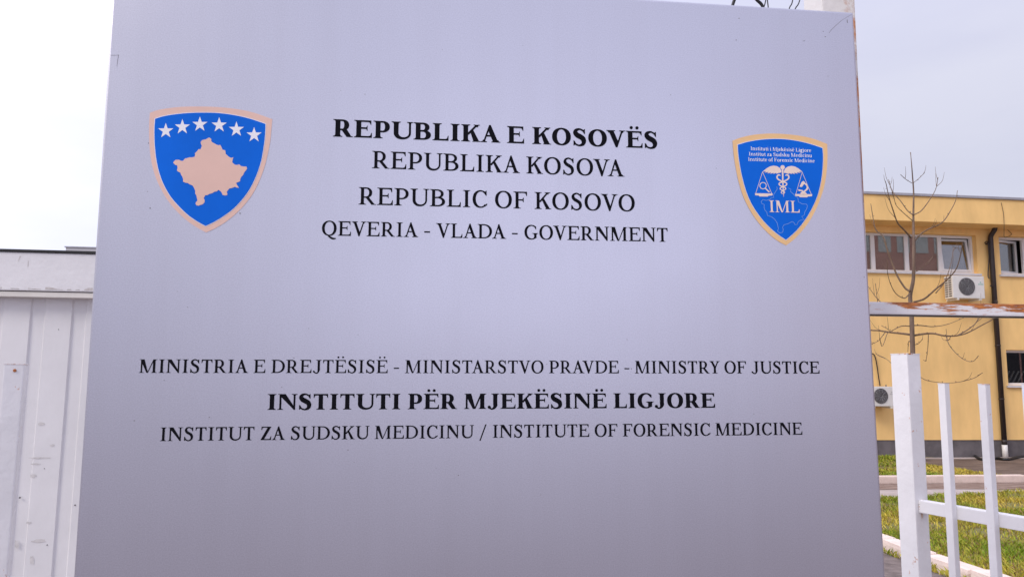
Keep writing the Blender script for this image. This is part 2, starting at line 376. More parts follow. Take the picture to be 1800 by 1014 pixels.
            o = arc(W / 2, .5, W / 2 - .055, .522, 0, 360, 48); i = arc(W / 2, .5, W / 2 - .055 - S * 1.06, .522 - h * .95, 0, 360, 48, 2.05); P = strip(o, i)
            if base == 'Q': P += stroke([(W * .42, .02, h), (W * .55, -.10, h * 1.6), (W * .72, -.20, h * 1.7), (W * .92, -.20, h * .9)])
        elif base in 'CG':
            xr = W - .05 if base == 'C' else W - .10; rx = (xr - .055) / 2 * 1.08; cx = .055 + rx
            a0, a1 = 42, 318 if base == 'C' else 300; n = 34; o = arc(cx, .5, rx, .522, a0, a1, n)
            i = arc(cx + S * .15, .5, rx - S * .92, .522 - h, a0, a1, n, 2.05)
            P = strip(o, i); xe = W - (.075 if base == 'C' else .17)
            P += [[(xe, 1.0), (xe - .035, 1.0), (xe - .10, .93), o[0], i[0], (xe - .035, .70), (xe, .70)]]
            if base == 'C':
                P += stroke([(o[-3][0], (o[-3][1] + i[-3][1]) / 2, h * 1.05), (o[-1][0], (o[-1][1] + i[-1][1]) / 2 + .0, h), (W - .05, .225, h * .75)], 4)
            else:
                xs = W - .14 - S; P += [[(xs, .06), (xs + S, .10), (xs + S, .44), (xs, .44)], s.serif(xs, xs + S, .44, -1, .14, .12)]
                P += [[(o[-2][0], o[-2][1]), (xs + S, .10), (xs, .06 + h), i[-2]]]
        elif base == 'S':
            x = lambda q: q * W / .81
            P = stroke([(x(.655), .74, h * .6), (x(.60), .885, h * 1.0), (x(.41), .985, h * 1.1), (x(.235), .915, S * .72), (x(.19), .775, S * 1.0), (x(.275), .635, S * 1.1), (x(.42), .545, S * 1.12), (x(.57), .435, S * 1.1), (x(.625), .27, S * 1.0), (x(.575), .10, S * .72), (x(.39), .012, h * 1.1), (x(.20), .09, h * 1.0), (x(.125), .27, h * .6)], 6)
            P += [[(x(.69), 1.0), (x(.66), 1.0), (x(.585), .93), (x(.62), .83), (x(.655), .70), (x(.69), .70)], [(x(.085), 0), (x(.115), 0), (x(.20), .08), (x(.155), .18), (x(.115), .30), (x(.085), .30)]]
        elif base == 'J':
            x = W - .17 - S; P = s.stem(x, y0=.28, bot=False)
            P += stroke([(x + S / 2, .34, S), (x + S * .5, .22, S), (x + S * .22, .06, S * .62), (x - S * .35, -.012, h * 1.1), (.16 * k, .06, h * 1.3)], 5) + [disc(.135 * k, .11, .085 * (1.25 if s.bold else .85))]
        elif base == 'K':
            x = .155; P = s.stem(x); xt = W - .20; yj = .42
            P += [[(x + S * .6, yj), (x + S * .6 + h * 1.6, yj - .02), (xt + h * .75, 1), (xt - h * .75, 1)], s.serif(xt - h * .5, xt + h * .5, 1, -1, .15, .11)]
            d = S * 1.12; a = x + S + .10 * k
            P += [[(a, .62 if not s.bold else .60), (a + d * .55, .70), (W - .09, t * .85), (W - .01, t * .62), (W - .01, 0), (W - .11 - d * .95, 0)], [(W - .18 - d, 0), (W, 0), (W, t * .62), (W - .15 - d, t * .62)]]
        elif base == 'M':
            xl, xr = .20, W - .17 - S; xm = W * .485; d = S * 1.1
            P = [[(xl - h * .62, 0), (xl + h * .62, 0), (xl + h * .62, .97), (xl - h * .62, .97)], s.serif(xl - h / 2, xl + h / 2, 0, 1, .13, .13)]
            P += s.stem(xr, tl=0, bl=.10)
            P += [[(.05, 1), (.05, 1 - t * .6), (xl - h * .5, 1 - t * .8), (xl - h * .5, .86), (xm - d * .45, 0), (xm + d * .12, 0), (xl + d * .98, 1)]]
            P += [[(xm - d * .2, 0), (xm + d * .12, 0), (xr + S * .5, 1), (xr - .0, 1), (xr - h * .1, .93)]]
        elif base == 'N':
            xl, xr = .20, W - .20; d = S * 1.12
            P = [[(xl - h * .62, 0), (xl + h * .62, 0), (xl + h * .62, .97), (xl - h * .62, .97)], s.serif(xl - h / 2, xl + h / 2, 0, 1, .13, .13)]
            P += [[(xr - h * .62, 0), (xr + h * .62, 0), (xr + h * .62, 1), (xr - h * .62, 1)], s.serif(xr - h / 2, xr + h / 2, 1, -1, .13, .13)]
            P += [[(.045, 1), (.045, 1 - t * .6), (xl - h * .5, 1 - t * .8), (xl - h * .5, .90), (xr - h * .2, -.01), (xr + h * .62, -.01), (xr + h * .62, .10), (xl + d * 1.0, 1)]]
        elif base == 'U':
            xl, xr = .16, W - .17; y = .36
            P = s.stem(xl, y0=y, bot=False) + [[(xr - h * .62, y), (xr + h * .62, y), (xr + h * .62, 1), (xr - h * .62, 1)], s.serif(xr - h / 2, xr + h / 2, 1, -1, .13, .13)]
            cx = (xl + xr + h * .62) / 2; o = arc(cx, y, xr + h * .62 - cx, y + .022, 180, 360)
            i = arc((xl + S + xr - h * .62) / 2, y, (xr - h * .62 - xl - S) / 2, y + .022 - h * 1.35, 180, 360); P += strip(o, i)
        elif base == 'Y':
            x = W / 2 - S / 2; P = s.stem(x, y1=.46, top=False); xl, xr = .17, W - .17; d = S * .95
            P += [[(x, .46), (x + S, .46), (x + S, .50), (xl + d * .62, 1), (xl - d * .42, 1)], [(x + S * .45, .46), (x + S, .46), (xr + h * .6, 1), (xr - h * .6, 1)]]
            P += [s.serif(xl - d * .4, xl + d * .55, 1, -1, .10, .12), s.serif(xr - h / 2, xr + h / 2, 1, -1, .13, .12)]
        elif base == 'Z':
            d = S * 1.25; P = [[(.065, 0), (.065 + d, 0), (W - .07, .97), (W - .07, 1), (W - .07 - d, 1), (.065, .03)]]
            P += [[(.10, 1 - h), (W - .07, 1 - h), (W - .07, 1), (.10, 1)], [(.065, 0), (W - .06, 0), (W - .06, h), (.065, h)], s.wedge(W - .05, 0, 1, .2, .28), [(.19 - (a - W), b) for a, b in s.wedge(W + .09, 1, -1, .19, .25)]]
        elif base == '-': P = [[(.07 * k, .325), (W - .07 * k, .325), (W - .07 * k, .42), (.07 * k, .42)]]
        elif base == '/': P = [[(.06, -.22), (.06 + h * 1.25, -.22), (W - .06, 1.05), (W - .06 - h * 1.25, 1.05)]]
        elif base != ' ':   # small letters, x height .695
            X = .695; x = .10; m = lambda p: [(q, r) for q, r in p]
            def st(x, y0=0, y1=X, bot=True, top=True):
                r = [[(x, y0), (x + S, y0), (x + S, y1), (x, y1)]]
                if bot: r.append(s.serif(x, x + S, y0, 1, .09, .09))
                if top: r.append([(x - .10, y1 - .04), (x, y1 - .10), (x + S * .6, y1), (x + S * .6, y1 + .02), (x - .10, y1 - .02)])
                return r
            def arch(x0, x1): return stroke([(x0, .46, h), (x0 + (x1 - x0) * .35, .64, h * 1.4), (x0 + (x1 - x0) * .72, .64, S * .8), (x1, .47, S), (x1, .30, S)]) + [[(x1 - S / 2, 0), (x1 + S / 2, 0), (x1 + S / 2, .34), (x1 - S / 2, .34)], s.serif(x1 - S / 2, x1 + S / 2, 0, 1, .09, .09)]
            if base in 'ij':
                x = W / 2 - S / 2; P = st(x, bot=base == 'i') + [disc(x + S / 2, .93, .085)]
                if base == 'j': P += stroke([(x + S / 2, .02, S), (x + S * .3, -.16, S * .8), (x - S * .8, -.26, h), (x - S * 1.4, -.2, h * 1.5)])
            elif base in 'nr':
                P = st(x)
                P += arch(x + S * .8, W - .10 - S / 2) if base == 'n' else stroke([(x + S * .8, .44, h), (x + S + .12, .62, S * .7), (W - .06, .62, S * .9)])
            elif base == 'm': P = st(x) + arch(x + S * .8, W * .5 + S * .1) + arch(W * .5 + S * .5, W - .10 - S / 2)
            elif base == 'u':
                xr = W - .14 - S; P = st(x, y0=.2, bot=False) + st(xr) + stroke([(x + S / 2, .26, S), (x + S * .8, .08, S * .9), (W * .48, .02, h * 1.3), (xr, .14, h)])
            elif base in 'od':
                wd = W if base == 'o' else W - .10; o = arc(wd / 2, X / 2, wd / 2 - .05, X / 2 + .02, 0, 360, 28); i = arc(wd / 2, X / 2, wd / 2 - .05 - S, X / 2 + .02 - h, 0, 360, 28); P = strip(o, i)
                if base == 'd': P += st(W - .12 - S, y1=1.05)
            elif base in 'ec':
                o = arc(W / 2, X / 2, W / 2 - .05, X / 2 + .02, 35 if base == 'c' else 2, 318); i = arc(W / 2 + S * .1, X / 2, W / 2 - .05 - S * .9, X / 2 + .02 - h, 35 if base == 'c' else 2, 318); P = strip(o, i)
                P += [[(.1, X * .5), (W - .06, X * .5), (W - .06, X * .5 + h), (.1, X * .5 + h)]] if base == 'e' else [disc(W - .14, X - .14, .07)]
            elif base == 'k': P = st(x, y1=1.05) + [[(x + S, .30), (x + S + h * 2, .30), (W - .16, X), (W - .26, X)], [(x + S + .05, .42), (x + S + .2, .5), (W - .02, 0), (W - .02 - S * 1.3, 0)], [(W - .4, X - t), (W - .05, X - t), (W - .05, X), (W - .4, X)]]
            elif base == 't': P = [[(x + .05, .1), (x + .05 + S, .1), (x + .05 + S, .92), (x + .05, .82)], [(.02, X - h * 1.2), (W - .04, X - h * 1.2), (W - .04, X), (.02, X)]] + stroke([(x + .05 + S / 2, .14, S), (x + S + .05, .04, S * .7), (W - .02, .06, h)])
            elif base == 'f': P = [[(x + .05, 0), (x + .05 + S, 0), (x + .05 + S, .85), (x + .05, .85)], s.serif(x + .05, x + .05 + S, 0), [(.02, X - h * 1.2), (W - .04, X - h * 1.2), (W - .04, X), (.02, X)]] + stroke([(x + .05 + S / 2, .8, S), (x + S + .08, 1.0, S * .8), (W + .02, 1.0, h * 1.5)])
            elif base == 's': P = stroke([(W - .12, .52, h), (W * .52, .675, h * 1.2), (.17, .56, S * .8), (W * .5, .37, S * .95), (W - .15, .17, S * .8), (W * .45, .02, h * 1.2), (.10, .17, h)])
            elif base == 'z': P = [[(.06, 0), (.06 + S * 1.2, 0), (W - .08, X), (W - .08 - S * 1.2, X)], [(.06, 0), (W - .06, 0), (W - .06, h), (.06, h)], [(.08, X - h), (W - .08, X - h), (W - .08, X), (.08, X)]]
            elif base == 'a': P = stroke([(.14, .56, h * 1.4), (W * .42, .675, h * 1.2), (W - .24, .54, S), (W - .24, .2, S), (W - .10, .03, S * .8), (W, .05, h)]) + stroke([(W - .24, .40, h), (.22, .30, S * .7), (.16, .14, S), (.30, .02, h * 1.3), (W - .26, .12, h)])
            elif base == 'g': P = strip(arc(W * .45, .46, W * .36, .25, 0, 360, 24), arc(W * .45, .46, W * .36 - S * .9, .25 - h, 0, 360, 24)) + strip(arc(W * .47, -.12, W * .42, .17, 0, 360, 24), arc(W * .47, -.12, W * .42 - S * .7, .17 - h * 1.2, 0, 360, 24)) + stroke([(W * .2, .27, h), (W * .14, .12, h * 1.4), (W * .5, .06, S * .7)], 4) + [[(W * .7, .6), (W, .62), (W, .70), (W * .66, .68)]]
        if ch == 'Ë': P = P + [disc(W * .5 - .175, 1.20, .098 if s.bold else .075), disc(W * .5 + .175, 1.20, .098 if s.bold else .075)]
        if ch == 'ë': P = P + [disc(W * .5 - .14, .93, .08), disc(W * .5 + .14, .93, .08)]
        s.cache[ch] = (W, P); return s.cache[ch]
KERN = {('A', 'V'): -.13, ('V', 'A'): -.13, ('T', 'A'): -.10, ('P', 'A'): -.10, ('R', 'V'): -.03, ('D', 'A'): -.05, ('Y', ' '): -.03, ('R', 'Y'): -.03, ('O', 'V'): -.03, ('L', 'A'): 0.0}
def set_line(font, text, x0, x1, y0, y1, cap, z):
    """one line of lettering whose ink runs from (x0, y0) to (x1, y1) along the baseline"""
    x = 0; polys = []; prev = None
    for ch in text:
        W, P = font.glyph(ch); x += KERN.get((prev, ch), 0)
        polys.append([[(px + x, py) for px, py in p] for p in P]); x += W; prev = ch
    xs = [q[0] for g in polys for p in g for q in p]; a, b = min(xs), max(xs)
    bm = bmesh.new()
    for g in polys:
        if g: flat_union([[(x0 + (px - a) / (b - a) * (x1 - x0), y0 + (px - a) / (b - a) * (y1 - y0) + py * cap) for px, py in p] for p in g], z, bm)
    return bm

# ------------------------------------------------------------------ the sign
DH = (RC @ Vector((10770, -155, -1308))).normalized()
DV = (RC @ Vector((-7, 11039, -1308))).normalized()
DN = DH.cross(DV).normalized(); DV = DN.cross(DH).normalized()
SO = EYE + ray(900, 507) * 1.45
def sl(u, v):
    """photo position on the sign's face -> sign coordinates (x along, y up)"""
    d = hit(u, v, SO, DN) - SO
    return (d.dot(DH) - SX, d.dot(DV) - SY)
SX = SY = 0.0
tl = sl(201, -59.5); tr = sl(1498.5, 23); bl_ = sl(130, 1014); br_ = sl(1557, 1014)
x_l, x_r, y_t = (tl[0] + bl_[0]) / 2, (tr[0] + br_[0]) / 2, (tl[1] + tr[1]) / 2
SH = 1.66
SX, SY = (x_l + x_r) / 2, y_t - SH
HW = (x_r - x_l) / 2
SM = Matrix((( DH.x, DV.x, DN.x, 0), (DH.y, DV.y, DN.y, 0), (DH.z, DV.z, DN.z, 0), (0, 0, 0, 1)))
SM.translation = SO + DH * SX + DV * SY
sign = empty('sign_board', SM, 'large silver metal board with two blue shields and black serif lettering, mounted on posts', 'sign')
bm = bx(-HW, 0, -0.05, HW, SH, 0, bev=0.0035)
obj('panel', bm, M['silver'], sign)
Z1 = 0.0006
REG, BOLD = Face(), Face(True)
LINES = [(BOLD, 'REPUBLIKA E KOSOVËS', 585.1, 240.3, 1155.4, 261.5, 29.8),
         (REG, 'REPUBLIKA KOSOVA', 653.8, 295.9, 1097.7, 310.8, 29.7),
         (REG, 'REPUBLIC OF KOSOVO', 630, 359.5, 1116, 371.8, 29.7),
         (REG, 'QEVERIA - VLADA - GOVERNMENT', 565.6, 413.8, 1173.8, 425.2, 24.9),
         (REG, 'MINISTRIA E DREJTËSISË - MINISTARSTVO PRAVDE - MINISTRY OF JUSTICE', 244, 655, 1440.6, 656.3, 22.5),
         (BOLD, 'INSTITUTI PËR MJEKËSINË LIGJORE', 470, 720, 1257, 716.3, 26.8),
         (REG, 'INSTITUT ZA SUDSKU MEDICINU / INSTITUTE OF FORENSIC MEDICINE', 281.4, 774.8, 1410.3, 763.6, 22.7)]
for f, text, u0, v0, u1, v1, cap in LINES:
    a, b = sl(u0, v0), sl(u1, v1); um, vm = (u0 + u1) / 2, (v0 + v1) / 2
    ch = sl(um, vm - cap)[1] - sl(um, vm)[1]
    obj('lettering', set_line(f, text, a[0], b[0], a[1], b[1], ch, Z1), M['black_print'], sign)
def crop1(p): return sl(250 + p[0] / 4.225, 175 + p[1] / 4.225)
def crop2(p): return sl(1270 + p[0] / 4.61, 220 + p[1] / 4.61)
def curve_closed(pts, corners, n=4):
    """round an outline between its corner points"""
    idx = sorted(corners); o = []
    for a, b in zip(idx, idx[1:] + [idx[0] + len(pts)]):
        seg = [pts[i % len(pts)] for i in range(a, b + 1)]
        o += spl(seg, n)[:-1] if len(seg) > 2 else [seg[0]]
    return o
SH1 = [(58,100),(120,80),(200,66),(300,56),(430,54),(560,58),(700,73),(830,100),(967,148),(960,220),(950,320),(930,420),(903,520),(868,610),(828,690),(775,765),(705,840),(620,910),(540,958),(475,988),(420,958),(350,912),(270,843),(200,762),(148,680),(105,590),(75,490),(58,380),(52,260),(53,170)]
SI1 = [(97,146),(160,127),(250,112),(350,103),(450,100),(560,103),(680,118),(800,145),(916,184),(913,260),(903,350),(883,460),(850,560),(805,655),(750,735),(680,810),(600,870),(530,912),(472,940),(420,912),(350,865),(280,800),(215,725),(165,640),(130,550),(107,450),(95,340),(92,230)]
MAP = [(497,285),(508,290),(515,297),(514,312),(524,322),(538,328),(550,336),(566,342),(582,340),(590,356),(598,375),(618,380),(622,408),(632,416),(645,428),(662,436),(678,432),(672,452),(670,470),(690,487),(708,488),(722,484),(735,497),(755,500),(775,500),(780,515),(770,530),(758,545),(750,564),(738,575),(730,590),(728,608),(712,616),(698,622),(708,640),(720,658),(704,656),(690,650),(676,656),(665,660),(650,662),(640,672),(628,690),(634,700),(632,712),(614,714),(598,710),(590,690),(570,672),(555,684),(540,686),(520,698),(500,703),(486,712),(470,712),(458,735),(466,750),(464,765),(450,780),(435,784),(420,790),(405,788),(398,776),(400,765),(412,752),(408,735),(404,715),(395,700),(396,680),(385,655),(375,640),(355,632),(340,622),(322,620),(305,612),(306,594),(300,575),(290,560),(285,545),(270,538),(260,530),(264,510),(262,492),(245,486),(232,472),(240,458),(252,450),(275,450),(292,458),(305,458),(320,440),(335,438),(350,432),(372,432),(390,428),(395,415),(393,402),(410,385),(420,372),(435,372),(440,358),(445,345),(438,335),(436,318),(445,306),(455,302),(475,298)]
def star(cx, cy, r):
    return [(cx + (r if k % 2 == 0 else r * .39) * math.sin(math.pi * k / 5), cy - (r if k % 2 == 0 else r * .39) * math.cos(math.pi * k / 5)) for k in range(10)]
def ring_between(o, i, cf, z):
    """band between an outer and an inner outline"""
    bm = bmesh.new(); n = 120
    def samp(P):
        P = [Vector(cf(p)) for p in P]; l = [0]
        for a, b in zip(P, P[1:] + P[:1]): l.append(l[-1] + (b - a).length)
        res = []; j = 0
        for k in range(n):
            t = l[-1] * k / n
            while l[j + 1] < t: j += 1
            a, b = P[j], P[(j + 1) % len(P)]; res.append(a.lerp(b, (t - l[j]) / max(l[j + 1] - l[j], 1e-9)))
        return res
    A = [bm.verts.new((p.x, p.y, z)) for p in samp(o)]; B = [bm.verts.new((p.x, p.y, z)) for p in samp(i)]
    for k in range(n): bm.faces.new((A[k], B[k], B[(k + 1) % n], A[(k + 1) % n]))
    for f in bm.faces:
        f.normal_update()
        if f.normal.z < 0: f.normal_flip()
    return bm
def emblem(name, outer, inner, co, ci, cf, mborder, label):
    o, i = curve_closed(outer, co), curve_closed(inner, ci)
    cx = sum(p[0] for p in i) / len(i); cy = sum(p[1] for p in i) / len(i)
    rim = [(cx + (x - cx) * 1.012, cy + (y - cy) * 1.012) for x, y in i]
    # base sheet of the sticker, then the pale rim, then the blue field, each a hair above the last
    e = obj(name, flat_union([[cf(p) for p in o]], Z1), mborder, sign); e['label'] = label
    obj('rim', flat_union([[cf(p) for p in rim]], Z1 + .0003), M['white_print'], e)
    obj('field', flat_union([[cf(p) for p in i]], Z1 + .0006), M['blue_print'], e)
    return e
e1 = emblem('shield_emblem', SH1, SI1, [0, 8, 19], [0, 8, 18], crop1, M['gold_print'], 'blue shield with six white stars over a pale gold map shape')
obj('map_shape', flat_union([[crop1(p) for p in MAP]], Z1 + .0009), M['gold_print'], e1)
for c in ((177,236),(300,207),(430,188),(573,193),(701,225),(832,266)):
    obj('star', flat_union([[crop1(p) for p in star(*c, 59)]], Z1 + .0009), M['white_print'], e1)
SH2 = [(80,128),(150,102),(250,80),(350,71),(430,70),(540,77),(650,92),(750,117),(848,155),(850,260),(843,380),(825,490),(798,580),(758,680),(703,780),(642,860),(580,925),(515,975),(445,937),(370,877),(290,790),(222,690),(168,580),(130,460),(105,340),(89,230)]
SI2 = [(122,162),(200,139),(300,122),(400,115),(500,117),(600,130),(700,153),(808,188),(812,260),(808,360),(795,460),(768,570),(725,670),(672,760),(612,838),(560,890),(512,930),(460,895),(390,838),(315,758),(245,658),(195,550),(160,430),(138,320),(126,230)]
e2 = emblem('shield_emblem', SH2, SI2, [0, 8, 17], [0, 7, 16], crop2, M['amber_print'], 'blue shield with amber border, winged staff and scales')
ZT = Z1 + .0009
for text, u0, v0, u1, v1, cap in (('Instituti i Mjekësisë Ligjore', 226, 205, 715, 221, 28), ('Institut za Sudsku Medicinu', 212, 249, 722, 263, 28), ('Institute of Forensic Medicine', 206, 292, 744, 306, 28)):
    a, b = crop2((u0, v0)), crop2((u1, v1)); ch = crop2((450, 200 - cap))[1] - crop2((450, 200))[1]
    obj('lettering', set_line(REG, text, a[0], b[0], a[1], b[1], ch, ZT), M['white_print'], e2)
a, b = crop2((378, 706)), crop2((622, 711)); obj('lettering', set_line(REG, 'IML', a[0], b[0], a[1], b[1], crop2((500, 615))[1] - crop2((500, 709))[1], ZT + .0003), M['cream_print'], e2)
MAP2 = [(436,500),(442,520),(424,545),(412,565),(412,590),(390,594),(376,606),(350,612),(325,604),(310,622),(318,640),(336,644),(334,668),(342,692),(356,706),(362,735),(395,745),(422,766),(440,795),(450,840),(443,860),(460,875),(485,870),(490,845),(483,830),(495,810),(530,800),(560,783),(575,790),(585,808),(603,806),(610,785),(628,772),(658,768),(640,742),(660,730),(664,705),(680,680),(686,655),(676,642),(640,640),(628,630),(612,626),(608,590),(590,580),(570,560),(548,540),(552,522),(530,512)]
obj('map_outline', flat_union([[crop2(p) for p in q] for q in stroke([(*p, 3.2) for p in MAP2], 1)], ZT), M['pale_line'], e2)
def seg2(a, b, wd): return stroke([(*a, wd), (*b, wd)], 1)
wing = [(474,372),(462,350),(440,336),(412,331),(385,336),(358,350),(322,380),(352,377),(338,388),(372,382),(360,394),(392,386),(384,397),(412,389),(408,397),(434,390),(434,397),(455,390),(474,386)]
cad = [wing, [(969 - x, y + 2) for x, y in wing], disc(484, 345, 18)] + stroke([(484, 355, 15), (486, 450, 11), (490, 540, 7), (493, 585, 1.5)], 4)
for sgn in (1, -1):
    pts = [(487 + sgn * am * math.cos(ph), y, wd) for k, (am, ph, y, wd) in enumerate(
        [(20, 0, 412, 6), (33, 0, 405, 11), (47, 0, 417, 12), (44, 0, 436, 11), (22, 0, 451, 11), (0, 0, 460, 10), (28, math.pi, 472, 10), (28, math.pi, 488, 9), (0, 0, 502, 9), (21, 0, 511, 8), (20, 0, 522, 8), (0, 0, 534, 8), (13, math.pi, 543, 7), (12, math.pi, 552, 6), (2, math.pi, 560, 4)])]
    cad += stroke(pts, 4)
obj('winged_staff', flat_union([[crop2(p) for p in q] for q in cad], ZT), M['cream_print'], e2)
for (ax, ay), (lx, rx, by) in (((322, 380), (265, 398, 560)), ((643, 384), (590, 718, 566))):
    scl = seg2((ax, ay), (lx, by), 3.5) + seg2((ax, ay), (rx, by), 3.5)
    scl += [[(lx - 5, by - 6), (rx + 6, by - 4), (rx + 4, by + 12), (rx - 28, by + 14), (rx - 34, by + 21), (lx + 34, by + 20), (lx + 26, by + 12), (lx - 2, by + 10)]]
    obj('scale_pan', flat_union([[crop2(p) for p in q] for q in scl], ZT), M['cream_print'], e2)
mag = strip(arc(326, 493, 29, 29, 0, 360, 28, 2), arc(326, 493, 23, 23, 0, 360, 28, 2)) + stroke([(344, 513, 6), (352, 521, 9), (377, 545, 10)], 1)
obj('magnifying_glass', flat_union([[crop2(p) for p in q] for q in mag], ZT), M['cream_print'], e2)
mic = [[(640, 462), (652, 454), (664, 462), (662, 474), (640, 504), (622, 502), (628, 486)]] + stroke([(660, 472, 12), (682, 490, 14), (684, 516, 14), (664, 536, 12), (645, 546, 14)], 5) + [[(610, 522), (650, 530), (648, 540), (612, 534)], [(628, 552), (640, 540), (664, 540), (680, 556), (680, 566), (628, 566)]]
obj('microscope', flat_union([[crop2(p) for p in q] for q in mic], ZT), M['cream_print'], e2)
# scratches, crease and specks on the sheet
sc_ = []
for pts in ([(1497, 26, .35), (1480, 36, .55), (1462, 52, .7), (1457, 59, .5)], [(195, 98, .45), (208, 97.5, .5)], [(208.5, 97, .7), (207, 106, .6), (205.5, 117, .45)], [(1489, 35, 1), (1489.5, 41, 1)], [(1411, 73, .6), (1415, 72, .8)]):
    obj('scratch', flat_union([[sl(*p) for p in q] for q in stroke(pts, 1)], 0.0003), M['grime'], sign)
for _ in range(26):
    u, v = random.uniform(240, 1480), random.uniform(20, 990)
    if 560 < u < 1180 and 200 < v < 430: continue
    r = random.uniform(.5, 1.0); sc_.append(disc(u, v, r, 7))
for u, v, r in ((261, 252, 1), (264, 366, 1.3), (422, 375, 1.4), (236, 739, 1), (368, 733, .9), (1299, 33, 1), (1294, 71, 1), (1447, 56, .8), (1519, 487, .9), (259, 337, .8)): sc_.append(disc(u, v, r, 7))
for q in sc_: obj('speck', flat_union([[sl(*p) for p in q]], 0.0003), M['grime'], sign)
# two standing battens on the back of the board
for sx in (-HW + .12, HW - .30):
    obj('batten', bx(sx, .05, -.0745, sx + .03, SH - .05, -.0515), M['steel'], sign)

# ------------------------------------------------------------------ posts that carry the board, the rusty rail
YAW = math.atan2(DH.y, DH.x)
def up_frame(p, yaw=YAW):
    m = Matrix.Rotation(yaw, 4, 'Z'); m.translation = p; return m
SNF = Vector((DN.x, DN.y, 0)).normalized(); SHF = Vector((DH.x, DH.y, 0)).normalized()
corner = hit(1503.5, 10, SO - SNF * 0.077, SNF)
pr = Vector((corner.x, corner.y, 0)) - SHF * 0.04 - SNF * 0.041
post = empty('sign_post', up_frame(pr), 'square white steel post with rust spots behind the right edge of the silver board', 'post')
obj('post_tube', bx(-.04, -.04, 0, .04, .04, 3.2, bev=.004), M['rust_post'], post)
obj('base_plate', bx(-.09, -.09, 0, .09, .09, .012, bev=.003), M['steel'], post)
left_p = sl(250, 500); pl = SM @ Vector((-HW + .10, 0, -.077)); pl.z = 0; pl -= SNF * 0.041
post2 = empty('sign_post', up_frame(pl), 'square white steel post hidden behind the left part of the silver board', 'post')
obj('post_tube', bx(-.04, -.04, 0, .04, .04, 2.3, bev=.004), M['white_paint'], post2)
obj('base_plate', bx(-.09, -.09, 0, .09, .09, .012, bev=.003), M['steel'], post2)
# rail: from the post to the right
pc = Vector((pr.x, pr.y, 0))
ra = hit(1523, 542.5, pc, SNF)
zr0 = hit(1528, 532, pc, SNF).z; zr1 = hit(1528, 553.5, pc, SNF).z
railm = up_frame(Vector((pr.x, pr.y, zr1)), YAW - RAD(3.0))
rail = empty('steel_rail', railm, 'horizontal white steel rail with flaking rust running right from the silver board', 'rail')
rl = 2.1
obj('rail_tube', bx(.0415, -.02, 0, rl, .02, zr0 - zr1, bev=.003), M['rust_rail'], rail)
obj('under_shade', bx(.0435, -.012, -.002, rl, .012, -.0005), M['brown_pipe'], rail)  # dark strip stands in for the shade under the rail
obj('end_upright', bx(rl - .05, .0215, -zr1, rl, .0615, .35, bev=.003), M['rust_edge'], rail)
# cables looping down behind the board's top edge
cab = empty('cable_loop', up_frame(Vector((pr.x, pr.y, 0)) - SNF * .25), 'black cables looping down behind the top edge of the silver board', 'cable')
Mi = cab.matrix_world.inverted()
def cbp(u, v): return Mi @ hit(u, v, Vector((pr.x, pr.y, 0)) - SNF * .25, SNF)
def cable(name, pts, r):
    bm = bmesh.new(); tube(bm, smooth_path([cbp(*p) for p in pts], 8), r, 8); return obj(name, bm, M['black_rubber'], cab)
cable('cable', [(1396, -330), (1340, -150), (1310, -40), (1289, 6), (1286, 40), (1302, 62), (1330, 60), (1346, 38), (1340, 11), (1325, -8), (1310, -60), (1330, -180), (1396, -322)], .0042)
cable('thin_wire', [(1396, -326), (1352, -60), (1346, 0), (1342, 20), (1352, 46), (1366, 50), (1380, 34), (1388, 14), (1395, -8), (1410, -120), (1410, -318)], .0016)
cable('thin_wire', [(1400, -328), (1418, -60), (1406, 0), (1398, 16), (1388, 40), (1376, 52), (1360, 40), (1350, 10), (1352, -60), (1396, -314)], .0016)
q = [cbp(1396, -330), cbp(1440, -322)]
bm = bmesh.new(); tube(bm, [q[0] + Vector((0, 0, .02)), q[0] - Vector((0, 0, .03))], .03, 12); obj('junction_box', bm, M['black_rubber'], cab)
bm = bmesh.new(); box(bm, q[0].x, -.01, q[0].z - .012, .03, .01, q[0].z + .012); box(bm, .005, -.21, q[0].z - .012, .03, -.01, q[0].z + .012); obj('bracket', bm, M['steel'], cab)

# ------------------------------------------------------------------ white picket fence on the right
FA = RAD(25); FD = Vector((math.sin(FA), -math.cos(FA), 0)); FN = Vector((-math.cos(FA), -math.sin(FA), 0))
P0 = deep(1595, 700, 2.8); P0.z = 0
fyaw = math.atan2(FD.y, FD.x)
FM = up_frame(P0, fyaw)
fence = empty('picket_fence', FM, 'white metal picket fence with a thick end post and square pickets', 'fence')
FI = FM.inverted()
def fpos(u, v, off=0.0): return FI @ hit(u, v, P0 + FN * off, FN)
HP = .035
zt = fpos(1595, 622).z
def capped(bm, x0, y0, x1, y1, z0, z1, bev, rim=.004):
    box(bm, x0, y0, z0, x1, y1, z1, bev=bev)
o = bx(-HP, -HP, 0, HP, HP, zt, bev=.005)
obj('end_post', o, M['rust_tip'], fence)
obj('post_cap', bx(-HP - .0006, -HP - .0006, zt - .003, HP + .0006, HP + .0006, zt + .0015, bev=.0008), M['rust_cap'], fence)
us = [1658.5, 1729.5, 1807]
xs = [fpos(u, 690, .034).x for u in us]; pitch = (xs[2] - xs[0]) / 2
zp = fpos(1658, 674).z
zr_t, zr_b = fpos(1623, 878.5).z, fpos(1623, 900).z
tops = [zp, zp, zp + .003]
xs += [xs[2] + pitch * k for k in range(1, 9)]
